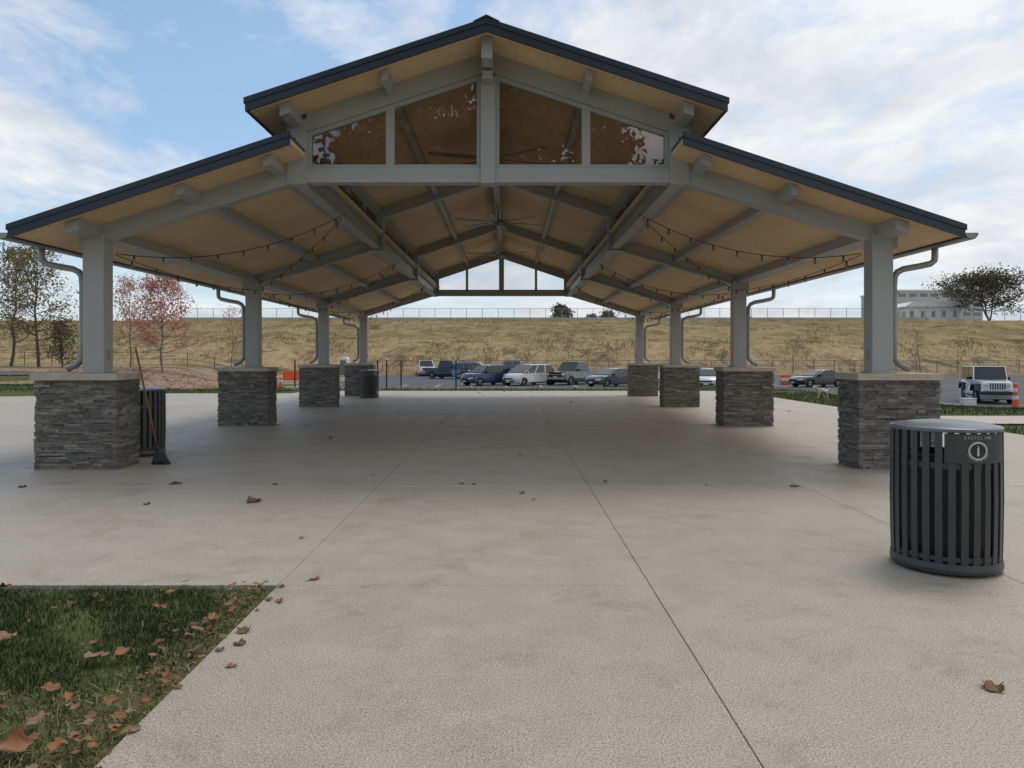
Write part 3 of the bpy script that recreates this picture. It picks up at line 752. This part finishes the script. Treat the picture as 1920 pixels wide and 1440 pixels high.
# ---------------------------------------------------------------- fences, wall, buildings
def fence(name,x0,x1,y,h,sp,m,label,zf,mesh=True,r=.04,rails=(1.,)):
    e=empty(name,(x0,y,float(zf(x0))),label,"fence"); z0=float(zf(x0))
    n=int((x1-x0)/sp); pm=None
    for i in range(n+1):
        x=x0+i*sp; dz=float(zf(x))-z0
        if pm is None:
            o=MB().tube([(0,0,-.1),(0,0,h)],r,6).obj("post",m,e,center=False); pm=o.data; OFFo=o
        else: o=bpy.data.objects.new("post",pm); col.objects.link(o); o.parent=e
        o.location=(x-x0,0,dz)
    P=[(x0+i*sp-x0,0,float(zf(x0+i*sp))-z0) for i in range(n+1)]
    for q in rails: MB().tube([(a,b,c+h*q) for a,b,c in P],r*.6,5).obj("rail",m,e,center=False)
    if mesh:
        mb=MB(); v=[(a,b,c) for a,b,c in P]+[(a,b,c+h) for a,b,c in P]; k=len(P)
        mb.add(v,[(i,i+1,i+1+k,i+k) for i in range(k-1)]); mb.obj("wire_mesh",M_chain,e,center=False)
fence("chain_link_fence",-62,118,141.5,2.4,3.,M_galv,"grey chain link fence along the embankment top",lambda x:8.38,True,.05,(.98,))
fence("wire_fence",-16,90,94.5,1.5,2.6,M_wood,"low brown fence at the foot of the embankment",lambda x:H(x,94.5),True,.05,(.95,.5))
fence("wooden_fence",-74,-20,66,1.25,2.4,M_wood,"weathered wooden rail fence behind the lawn trees",lambda x:H(x,66),False,.04,(.92,.5))
mb=MB().box(-62,79,140.4,140.7,8.0,8.95)
for k in range(47): mb.box(-62+k*3,-61.92+k*3,140.38,140.4,8.1,8.9)
tag(mb.obj("concrete_barrier_wall",mat("pale_concrete",(.44,.40,.34),(.35,.32,.27),.8,.9),center=False),"long low pale concrete wall on the embankment top","wall")
M_bw=mat("white_siding",(.8,.8,.78),None,1,.7); M_bg=mat("grey_facade",(.56,.55,.53),(.51,.50,.48),1,.8)
M_win=mat("window_pane",(.16,.17,.18),None,1,.15,0,0,None,0,.5)
def building(name,x0,x1,y0,y1,z0,z1,wall,floors,cols_,label,roof=None,pitched=False,ww_=.6):
    e=empty(name,((x0+x1)/2,(y0+y1)/2,z0),label,"building"); W=(x1-x0)/2;D=(y1-y0)/2;Hh=z1-z0
    MB().box(-W,W,-D,D,0,Hh).obj("wall",wall,e)
    if pitched: MB().prism([(-W-.5,Hh),(W+.5,Hh),(W-1,Hh+1.),(-W+1,Hh+1.)],-D-.5,D+.5).obj("roof",M_bw,e)
    else: MB().box(-W-.2,W+.2,-D-.2,D+.2,Hh,Hh+.4).obj("roof",M_bw,e)
    fh=Hh/floors
    for f in range(floors):
        for c in range(cols_):
            x=-W+(c+.5)*2*W/cols_; ww=W/cols_*ww_
            MB().box(x-ww,x+ww,-D-.04,-D-.005,f*fh+fh*.42,f*fh+fh*.76).obj("window",M_win,e)
    for c in range(3):
        y=-D+(c+.5)*2*D/3; MB().box(-W-.04,-W-.005,y-D/5,y+D/5,Hh*.4,Hh*.75).obj("window",M_win,e)
    return e
building("white_building",81.5,92.5,153,160,8.2,11.8,M_bw,1,5,"low white building with pale roof on the embankment",None,True,.3)
building("office_building",92.5,113,178,196,8.2,17.2,M_bg,4,8,"grey multi storey building behind the evergreen tree",ww_=.7)

# ---------------------------------------------------------------- vehicles
def panel(corners,inset,off,flip=1):
    c=[Vector(p) for p in corners]; ctr=sum(c,Vector())/4; n=(c[1]-c[0]).cross(c[3]-c[0]).normalized()*flip
    q=[p+(ctr-p)*inset+n*off for p in c]; return [tuple(p) for p in q],n
def car(kind,paint,loc,rot,label):
    sp=dict(
     sedan=dict(L=4.7,W=1.82,H=1.45,belt=.93,hood=.78,nose=.62,deck=.98,cab=(-1.15,-.25,.95,1.85),wr=.33,n=2),
     coupe=dict(L=4.5,W=1.80,H=1.34,belt=.86,hood=.74,nose=.56,deck=.90,cab=(-.95,-.05,.85,1.85),wr=.33,n=1),
     suv=dict(L=4.6,W=1.88,H=1.68,belt=1.04,hood=.94,nose=.74,deck=1.06,cab=(-1.15,-.40,1.55,2.15),wr=.36,n=3),
     minivan=dict(L=5.0,W=1.98,H=1.75,belt=1.03,hood=.88,nose=.68,deck=1.05,cab=(-1.65,-.55,1.9,2.35),wr=.35,n=3),
     pickup=dict(L=5.7,W=2.0,H=1.92,belt=1.18,hood=1.12,nose=1.0,deck=1.16,cab=(-1.15,-.50,.95,1.15),wr=.40,n=2),
     jeep=dict(L=4.1,W=1.66,H=1.84,belt=1.16,hood=1.12,nose=1.08,deck=1.16,cab=(-.72,-.50,1.88,1.98),wr=.42,n=3))[kind]
    L,W,Hh=sp['L'],sp['W'],sp['H']; wr=sp['wr']; y0,y1=-L/2,L/2
    z=float(H(loc[0],loc[1]))+.014
    rnd=kind not in("jeep","pickup")
    e=empty({"pickup":"pickup_truck","suv":"parked_car","minivan":"parked_minivan","jeep":"off_road_vehicle"}.get(kind,"parked_car"),(loc[0],loc[1],z),label,{"pickup":"pickup truck","minivan":"minivan"}.get(kind,"car"),"vehicles parked in the lot")
    yf,yr=y0+.88,y1-.98; 
    if kind=="jeep": yf,yr=y0+.72,y1-.85
    ar=wr+.07
    def arch(yc): return [(yc-ar*math.cos(t),wr*.85+ar*math.sin(t)) for t in np.linspace(-.25,math.pi+.25,12)]
    zb=.26 if kind in("sedan","coupe","minivan") else .40
    c=sp['cab']
    prof=[(y0+.06,zb)]+arch(yf)+arch(yr)+[(y1-.05,zb+.04),(y1,.55),(y1-.02,sp['deck']-.12),(y1-.12,sp['deck']),(c[3],sp['belt']+.01),(c[0],sp['belt']),((c[0]+y0)/2,(sp['belt']+sp['hood'])/2+.02),(y0+.22,sp['hood']),(y0+.04,sp['nose']),(y0,.52)]
    if kind in("jeep","pickup"): prof=prof[:-3]+[(y0+.06,sp['hood']),(y0+.01,sp['nose']-.05),(y0,.55)]
    n=len(prof); v=[];f=[]
    wf=lambda zz:1-.07*max(0,(zz-.62))/.4-.04*max(0,(.5-zz))/.25
    cols2=(-1,-.93,-.7,-.35,0,.35,.7,.93,1) if rnd else (-1,-.9,0,.9,1)
    for s in cols2:
        for (yy,zz) in prof:
            k=wf(zz)
            if kind=="jeep" and yy<-.8: k*=.84
            pull=(.34 if rnd else .08)*abs(s)**3.2
            fr=np.clip((abs(yy)-L/2+.6)/.6,0,1)
            yn=yy-math.copysign(pull*fr,yy)
            drop=(.05 if rnd else .03)*abs(s)**6*(1 if zz>.6 else 0)
            v.append((s*W/2*k,yn,zz-drop))
    m=len(cols2)
    f=[tuple(range(n)),tuple(range((m-1)*n,m*n))[::-1]]
    for q in range(m-1):
        for i in range(n): f.append((q*n+i,(q+1)*n+i,(q+1)*n+(i+1)%n,q*n+(i+1)%n))
    body=MB().add(v,f).obj("body",paint,e,bevel=.03,seg=2,smooth=rnd)
    if rnd:
        try: body.data.set_sharp_from_angle(angle=R(38))
        except Exception: pass
    wb,wt=W/2*.92,W/2*(.72 if kind in("sedan","coupe") else .78 if kind!="jeep" else .86)
    B=sp['belt']-.03; T=Hh
    P=[(-wb,c[0],B),(wb,c[0],B),(wb,c[3],B),(-wb,c[3],B),(-wt,c[1],T),(wt,c[1],T),(wt,c[2],T),(-wt,c[2],T)]
    cb=MB()
    if rnd:
        A_=Vector((c[0],B));B_=Vector((c[1],T-.06));C_=Vector((c[1]+.35,T-.005));D_=Vector((c[2]-.35,T-.005));E_=Vector((c[2],T-.07));F_=Vector((c[3],B))
        pr=[tuple(q) for q in(A_,B_,C_,((C_+D_)/2+Vector((0,.012))),D_,E_,F_)]
        nn=len(pr); vv=[]
        for s in(-1,-.86,0,.86,1):
            for (yy,zz) in pr:
                tt=(zz-B)/(T-B); hw=wb+(wt-wb)*tt
                vv.append((s*hw,yy+(0.05*abs(s)**3 if yy<0 else -.05*abs(s)**3),zz-(.035*abs(s)**5 if zz>B+.1 else 0)))
        ff=[tuple(range(nn)),tuple(range(4*nn,5*nn))[::-1]]
        for q in range(4):
            for i in range(nn): ff.append((q*nn+i,(q+1)*nn+i,(q+1)*nn+(i+1)%nn,q*nn+(i+1)%nn))
        cb.add(vv,ff); T2=T-.06
        P=[(-wb,c[0]+.03,B),(wb,c[0]+.03,B),(wb,c[3]-.03,B),(-wb,c[3]-.03,B),(-wt,c[1]+.03,T2),(wt,c[1]+.03,T2),(wt,c[2]-.03,T2),(-wt,c[2]-.03,T2)]
    else: cb.add(P,[(3,2,1,0),(4,5,6,7),(0,1,5,4),(2,3,7,6),(1,2,6,5),(3,0,4,7)])
    cb.obj("cabin",paint,e,bevel=.03)
    def pane(q,nm,ins=.1,off=.014):
        qq,nn=panel(q,ins,off)
        b=[tuple(Vector(p)-nn*.04) for p in qq]
        MB().add(qq+b,[(0,1,2,3)]+[(k,k+4,(k+1)%4+4,(k+1)%4) for k in range(4)]).obj(nm,M_cargl,e)
    o2=.05 if rnd else .014
    pane([P[0],P[1],P[5],P[4]],"windshield",.08,o2); pane([P[2],P[3],P[7],P[6]],"rear_window",.12,o2)
    def lp(a,b,t): return tuple(Vector(a).lerp(Vector(b),t))
    k=sp['n']
    for i in range(k):
        a,b=i/k,(i+1)/k
        pane([lp(P[1],P[2],a),lp(P[1],P[2],b),lp(P[5],P[6],b),lp(P[5],P[6],a)],"side_window",.11)
        pane([lp(P[3],P[0],1-b),lp(P[3],P[0],1-a),lp(P[7],P[4],1-a),lp(P[7],P[4],1-b)],"side_window",.11)
    if kind=="jeep": MB().box(-wt*.97,wt*.97,c[1]+.3,c[2]+.02,T-.005,T+.02).obj("soft_top",M_black,e,bevel=.01)
    for yy in(yf,yr):
        for s in(-1,1):
            w=MB(); xx=s*(W/2-.12)
            w.lathe([(wr*.62,-.1),(wr*.95,-.11),(wr,-.08),(wr,.08),(wr*.95,.11),(wr*.62,.1)],24,0,(xx,yy,wr),axis='x')
            wo=w.obj("wheel",M_rubber,e,smooth=False)
            rm=MB(); rm.lathe([(0,s*.075),(wr*.2,s*.085),(wr*.22,s*.05),(wr*.62,s*.05),(wr*.64,s*.1)],20,1,(xx,yy,wr),axis='x')
            for q in range(5):
                M=Matrix.Translation((xx+s*.08,yy,wr))@Matrix.Rotation(q*2*math.pi/5,4,'X'); rm.box(-.012,.012,-.03,.03,.0,wr*.62,0,M)
            rm.obj("rim",[M_alu,M_black],wo)
    fz=.50 if kind not in("pickup","jeep") else .80
    if kind=="jeep":
        gr=MB().box(-.55,.55,y0-.02,y0+.02,.66,1.06).obj("grille",paint,e,bevel=.02)
        sl=MB()
        for q in range(7): sl.box(-.30+q*.1-.032,-.30+q*.1+.032,y0-.026,y0-.021,.72,1.02)
        sl.obj("grille_slots",M_black,gr)
        for s in(-1,1):
            h=MB(); h.lathe([(0,0),(.085,.0),(.095,.03)],18,0,(0,0,0),axis='x')
            h.v=[(s*.45+b_,y0-.045+a_,.90+c_) for a_,b_,c_ in h.v]; h.obj("headlight",M_headl,e)
            fl=MB()
            fl.prism([(yf-.62,.66),(yf-.42,.98),(yf+.42,.98),(yf+.60,.60),(yf+.50,.60),(yf+.36,.90),(yf-.36,.90),(yf-.52,.64)],*sorted((s*.62,s*.92)),axis='x'); fl.obj("fender_flare",M_black,e)
            fl=MB()
            fl.prism([(yr-.60,.60),(yr-.42,.98),(yr+.42,.98),(yr+.60,.66),(yr+.50,.64),(yr+.36,.90),(yr-.36,.90),(yr-.50,.60)],*sorted((s*.80,s*.92)),axis='x'); fl.obj("fender_flare",M_black,e)
        MB().box(-.80,.80,y0-.24,y0-.06,.46,.64).obj("bumper",M_black,e,bevel=.03)
        sw=MB().lathe([(0,-.1),(.36,-.12),(.38,0),(.36,.12),(0,.1)],22,0,(0,0,0),axis='x'); sw.v=[(b_,y1+.13+a_,.95+c_) for a_,b_,c_ in sw.v]; sw.obj("spare_wheel",M_rubber,e)
    else:
        big=kind=="pickup"
        gh=.17 if big else .06
        MB().box(-W*(.30 if big else .24),W*(.30 if big else .24),y0-.022,y0+.06,fz-gh+.08,fz+gh+.06).obj("grille",M_black,e,bevel=.01)
        MB().box(-W*.30,W*.30,y0-.03,y0+.06,fz-gh-.13,fz-gh-.02).obj("lower_intake",M_black,e,bevel=.01)
        if big:
            MB().box(-W*.47,W*.47,y0-.10,y0-.0,.46,.64).obj("bumper",M_alu,e,bevel=.02)
            MB().box(-W*.31,W*.31,y0-.032,y0-.023,fz+.05,fz+.09).obj("grille_bar",M_alu,e)
        for s in(-1,1):
            if big: hx=W*.39; bb=[(hx-.15,y0-.02),(hx+.10,y0+.03),(hx+.13,y0+.22)]; zz0,zz1=fz+.02,fz+.2
            else: bb=[(W*.25,y0-.005),(W*.385,y0+.10),(W*.47,y0+.38)]; zz0,zz1=fz+.03,fz+.15
            v=[(s*a_,b_,zz0+.02*q) for q,(a_,b_) in enumerate(bb)]+[(s*a_*.985,b_+.02,zz1+.01*q) for q,(a_,b_) in enumerate(bb)]
            v+=[(a_*.9,b_+.12,c_) for a_,b_,c_ in v]
            MB().add(v,[(0,1,4,3),(1,2,5,4),(3,4,10,9),(4,5,11,10),(0,6,7,1),(1,7,8,2),(0,3,9,6),(2,8,11,5)]).obj("headlight",M_headl,e)
        MB().box(-.18,.18,y0-.05,y0-.02,fz-.18,fz-.08).obj("licence_plate",M_band,e)
    for s in(-1,1):
        MB().box(*sorted((s*(W/2-.10),s*(W/2+.13))),c[0]+.38,c[0]+.50,sp['belt']-.0,sp['belt']+.15).obj("mirror",paint if kind!="jeep" else M_black,e,bevel=.03)
        MB().box(*sorted((s*(W/2-.34),s*(W/2-.16))),y1-.22,y1-.02,sp['deck']-.28,sp['deck']-.10).obj("tail_light",M_red,e,bevel=.01)
        MB().box(*sorted((s*(W/2*.9),s*(W/2-.02))),yf+ar+.05,yr-ar-.05,zb-.06,zb+.03).obj("sill",M_black,e)
        for q in range(1 if kind=="coupe" else 2):
            yy=c[0]+1.05+q*.95; MB().box(*sorted((s*(W/2*.945),s*(W/2+.004))),yy,yy+.16,sp['belt']-.17,sp['belt']-.14).obj("door_handle",M_alu,e)
    if kind=="pickup":
        MB().box(-W/2+.14,W/2-.14,c[3]+.05,y1-.12,sp['deck']-.01,sp['deck']+.006).obj("cargo_bed",M_black,e)
    if kind in("suv","minivan"):
        for s in(-1,1): MB().tube([(s*wt*.85,c[1]+.3,Hh-.02),(s*wt*.85,c[1]+.4,Hh+.04),(s*wt*.85,c[2]-.4,Hh+.04),(s*wt*.85,c[2]-.3,Hh-.02)],.02,6).obj("roof_rail",M_alu if kind=="suv" else M_black,e)
    MB().box(-W/2+.2,W/2-.2,y0+.4,y1-.4,.2,.42).obj("underbody",M_rubber,e)
    e.rotation_euler=(0,0,rot); return e
def paint(n,c,metal=.2): return mat("paint_"+n,c,tuple(x*.93 for x in c),2,.25,metal,0,None,0,.9)
P_navy=paint("navy",(.018,.034,.09)); P_silver=paint("silver",(.62,.61,.58),.3); P_green=paint("dark_green_grey",(.05,.06,.055)); P_dkg=paint("charcoal",(.06,.065,.07)); P_black=paint("black",(.012,.012,.013)); P_white=paint("white",(.85,.85,.85),0); P_blue=paint("blue",(.02,.10,.45),.1); P_lt=paint("light_silver",(.66,.68,.70),.3)
wx=lambda px,Y:(px-954)/1400*Y
car("pickup",P_white,(wx(798,92),92),R(12),"white pickup truck parked at the far side of the lot")
car("pickup",P_black,(wx(846,80),80),R(60),"black pickup truck parked in the lot")
car("suv",P_navy,(wx(913,61.5),61.5),R(-50),"dark blue sport utility car parked in the lot")
car("minivan",P_silver,(wx(992,61.5),61.5),R(-44),"silver minivan parked between dark cars")
car("pickup",P_green,(wx(1075,63.5),63.5),R(-36),"dark green pickup truck with chrome bumper parked in the lot")
car("sedan",P_dkg,(wx(1147,58.5),58.5),R(-50),"charcoal sedan parked at the end of the row")
car("sedan",P_lt,(wx(1334,54.9),55.6),R(-20),"silver car parked behind a stone pier")
car("sedan",P_silver,(wx(1215,68),68),R(-40),"silver sedan partly hidden behind the piers")
car("coupe",P_black,(wx(1532,58),58),R(-72),"black coupe parked with its side turned toward the pavilion")
car("jeep",P_white,(wx(1850,38.2),38.2),R(-20),"white boxy off-road vehicle with black roof and slotted grille")
car("minivan",P_blue,(wx(890,79),79),R(82),"bright blue van parked behind the front row of cars")
car("pickup",P_blue,(wx(957,80),80),R(-84),"bright blue pickup truck parked behind the silver minivan")
e=empty("portable_toilet",(wx(645,90),90,float(H(wx(645,90),90))),"pale grey portable toilet with domed roof near the lot","portable toilet")
MB().box(-.55,.55,-.55,.55,.08,2.05).obj("wall",M_bw,e,bevel=.04)
MB().prism([(-.6,2.05),(.6,2.05),(.45,2.28),(0,2.34),(-.45,2.28)],-.6,.6).obj("roof",M_bw,e)
MB().box(-.36,.36,-.575,-.551,.15,1.95).obj("door",M_lid,e)
def drum(x,y,h,label):
    z=float(H(x,y)); e=empty("traffic_drum",(x,y,z),label,"traffic marker","orange safety markers")
    MB().lathe([(0,0),(.26,0),(.26,.06),(.15,.08)],20).obj("base",M_rubber,e)
    b=MB(); pr=[.14,.13,.12,.11,.10,.09,.085]
    for k in range(6): b.lathe([(pr[k],.08+k*(h-.12)/6),(pr[k+1],.08+(k+1)*(h-.12)/6)],20,1 if k in(2,4) else 0)
    b.lathe([(.085,h-.04),(.05,h),(0,h)],16,0)
    b.obj("body",[M_orange,M_band],e,smooth=True)
drum(22.6,33.3,1.15,"orange channelizer drum with white bands on asphalt")
drum(wx(527,56),56,1.2,"orange safety marker with white bands by the lot")
drum(wx(1738,52),52,.9,"orange safety marker near the parked vehicles")
for k in range(2):
    x=wx(541,76)+k*1.25; y=76; e=empty("barrier",(x,y,float(H(x,y))),"orange plastic water filled barrier beside the lot","barrier","orange plastic barriers")
    MB().prism([(-.6,0),(.6,0),(.6,.25),(.55,.95),(-.55,.95),(-.6,.25)],-.12,.12).obj("panel",M_orange,e,bevel=.03)
    MB().box(-.55,.55,-.25,.25,.0,.2).obj("foot",M_orange,e,bevel=.03)
x=wx(1472,62); e=empty("barrier",(x,62,float(H(x,62))),"orange and white barrier beside the lot","barrier","orange plastic barriers")
MB().prism([(-.4,0),(.4,0),(.35,.85),(-.35,.85)],-.1,.1).obj("panel",M_orange,e,bevel=.03); MB().box(-.36,.36,-.115,-.101,.35,.6).obj("reflective_band",M_band,e)
for px,Y in((708,51),(725,51),(752,52),(855,51),(553,54)):
    x=wx(px,Y); z=float(H(x,Y)); e=empty("metal_post",(x,Y,z),"slim black metal post by the parking lot kerb","post","black posts along the lot")
    MB().box(-.045,.045,-.045,.045,0,2.05).obj("shaft",M_black,e); MB().lathe([(0,2.12),(.05,2.09),(.065,2.05)],12).obj("cap",M_black,e)
e=empty("utility_box",(21.4,34.8,-.84),"small white utility box on the asphalt edge","utility box")
MB().box(-.28,.28,-.2,.2,.05,.36).obj("cabinet",M_bw,e,bevel=.02); MB().box(-.3,.3,-.22,.22,.36,.39).obj("lid",M_bw,e); MB().box(-.24,.24,-.17,.17,0,.05).obj("base",M_kerb,e)

# ---------------------------------------------------------------- dog
def dog(loc,rot,sc):
    J=[((0,0,.40),.105),((-.18,0,.405),.115),((.16,0,.40),.10),((-.27,0,.45),.075),((-.36,0,.53),.06),((-.43,0,.55),.055),((-.53,0,.52),.028),
       ((.27,0,.42),.03),((.38,.01,.46),.02),((.47,.02,.54),.012)]
    Ed=[(0,1),(0,2),(1,3),(3,4),(4,5),(5,6),(2,7),(7,8),(8,9)]
    def leg(root,pts):
        p=root
        for q,r in pts: J.append((q,r)); Ed.append((p,len(J)-1)); p=len(J)-1
    for s,dx in((-1,-.05),(1,.04)):
        leg(1,[((-.2,s*.07,.30),.05),((-.20+dx,s*.075,.17),.026),((-.20+dx*1.5,s*.075,.04),.02),((-.23+dx*1.5,s*.075,.015),.02)])
        leg(2,[((.17,s*.07,.30),.065),((.13-dx,s*.075,.20),.035),((.22-dx,s*.075,.12),.022),((.20-dx,s*.075,.03),.019),((.17-dx,s*.075,.015),.02)])
    leg(5,[((-.40,.045,.60),.018),((-.385,.07,.555),.012)]); leg(5,[((-.40,-.045,.60),.018),((-.385,-.07,.555),.012)])
    me=bpy.data.meshes.new("dog"); me.from_pydata([tuple(c*sc for c in j[0]) for j in J],Ed,[]); o=bpy.data.objects.new("dog",me); col.objects.link(o)
    sk=o.modifiers.new("s",'SKIN'); 
    for i,j in enumerate(J): me.skin_vertices[0].data[i].radius=(j[1]*sc,j[1]*sc)
    me.skin_vertices[0].data[0].use_root=True
    sb=o.modifiers.new("u",'SUBSURF'); sb.levels=2; sb.render_levels=2
    m=mat("dog_fur",(.66,.58,.46),(.45,.35,.24),5,.9); me.materials.append(m)
    o.location=loc; o.rotation_euler=(0,0,rot); tag(o,"cream and tan dog walking on the grass","dog"); return o
try: dog((11.0,26.2,float(H(11.0,26.2))-.0),R(12),.72)
except Exception as ex: print("DOG",ex)

# ---------------------------------------------------------------- world, sun, camera
w=bpy.data.worlds.new("World"); scene.world=w; w.use_nodes=True; t=w.node_tree
for n in list(t.nodes): t.nodes.remove(n)
out=N(t,"ShaderNodeOutputWorld")
SE,SA=R(62),R(50)   # azimuth measured from +Y clockwise
sky=N(t,"ShaderNodeTexSky"); sky.sky_type='NISHITA'; sky.sun_disc=False; sky.sun_elevation=SE; sky.sun_rotation=SA; sky.air_density=1.; sky.dust_density=.8; sky.ozone_density=1.4
tc=N(t,"ShaderNodeTexCoord"); sx=N(t,"ShaderNodeSeparateXYZ"); t.links.new(tc.outputs["Generated"],sx.inputs[0])
ad=N(t,"ShaderNodeMath",operation='ADD'); ad.inputs[1].default_value=.16; 
ab=N(t,"ShaderNodeMath",operation='MAXIMUM'); ab.inputs[1].default_value=0.; t.links.new(sx.outputs[2],ab.inputs[0]); t.links.new(ab.outputs[0],ad.inputs[0])
dx=N(t,"ShaderNodeMath",operation='DIVIDE'); t.links.new(sx.outputs[0],dx.inputs[0]); t.links.new(ad.outputs[0],dx.inputs[1])
dy=N(t,"ShaderNodeMath",operation='DIVIDE'); t.links.new(sx.outputs[1],dy.inputs[0]); t.links.new(ad.outputs[0],dy.inputs[1])
cx=N(t,"ShaderNodeCombineXYZ"); t.links.new(dx.outputs[0],cx.inputs[0]); t.links.new(dy.outputs[0],cx.inputs[1])
mp=N(t,"ShaderNodeMapping"); mp.inputs["Location"].default_value=(3.1,1.7,0); mp.inputs["Rotation"].default_value=(0,0,.5); mp.inputs["Scale"].default_value=(1,.75,1); t.links.new(cx.outputs[0],mp.inputs[0])
n1=noise(t,mp.outputs[0],1.3,8,.6,.25); n2=noise(t,mp.outputs[0],4.5,7,.65,.4)
s=N(t,"ShaderNodeMath",operation='MULTIPLY_ADD'); s.inputs[1].default_value=.38; t.links.new(n2,s.inputs[0]); t.links.new(n1,s.inputs[2])
sb=N(t,"ShaderNodeMath",operation='MULTIPLY_ADD'); sb.inputs[1].default_value=.18; t.links.new(sx.outputs[0],sb.inputs[0]); t.links.new(s.outputs[0],sb.inputs[2])
fac=ramp(t,sb.outputs[0],.55,.76)
shade=ramp(t,noise(t,mp.outputs[0],2.2,7,.62,.3),.35,.62,(.66,.70,.76,1),(.94,.945,.955,1))
hz=N(t,"ShaderNodeMapRange"); t.links.new(sx.outputs[2],hz.inputs[0]); hz.inputs[1].default_value=0; hz.inputs[2].default_value=.25; hz.inputs[3].default_value=.5; hz.inputs[4].default_value=.04
fm=N(t,"ShaderNodeMath",operation='MAXIMUM'); t.links.new(fac,fm.inputs[0]); t.links.new(hz.outputs[0],fm.inputs[1])
b1=N(t,"ShaderNodeBackground"); b1.inputs[1].default_value=.15; 
t.links.new(mixc(t,.3,sky.outputs[0],(2.6,4.4,6.2)),b1.inputs[0])
b2=N(t,"ShaderNodeBackground"); b2.inputs[1].default_value=1.0; t.links.new(shade,b2.inputs[0])
mx=N(t,"ShaderNodeMixShader"); t.links.new(fm.outputs[0],mx.inputs[0]); t.links.new(b1.outputs[0],mx.inputs[1]); t.links.new(b2.outputs[0],mx.inputs[2]); t.links.new(mx.outputs[0],out.inputs[0])
sl=bpy.data.lights.new("sun",'SUN'); sl.energy=1.4; sl.angle=R(24); sl.color=(1,.94,.86); so=bpy.data.objects.new("sun",sl); col.objects.link(so)
d=Vector((math.sin(SA)*math.cos(SE),math.cos(SA)*math.cos(SE),math.sin(SE))); so.rotation_euler=d.to_track_quat('Z','Y').to_euler(); so.location=d*60
cam=bpy.data.cameras.new("camera"); cam.sensor_width=36; cam.lens=1400/1920*36; cam.shift_x=6/1920; cam.shift_y=-50/1920; cam.clip_end=4000; cam.clip_start=.05
co=bpy.data.objects.new("camera",cam); col.objects.link(co); co.location=(0,0,1.45); co.rotation_euler=(R(90),0,0); scene.camera=co
scene.view_settings.view_transform='Standard'; scene.view_settings.look='None'; scene.view_settings.exposure=0
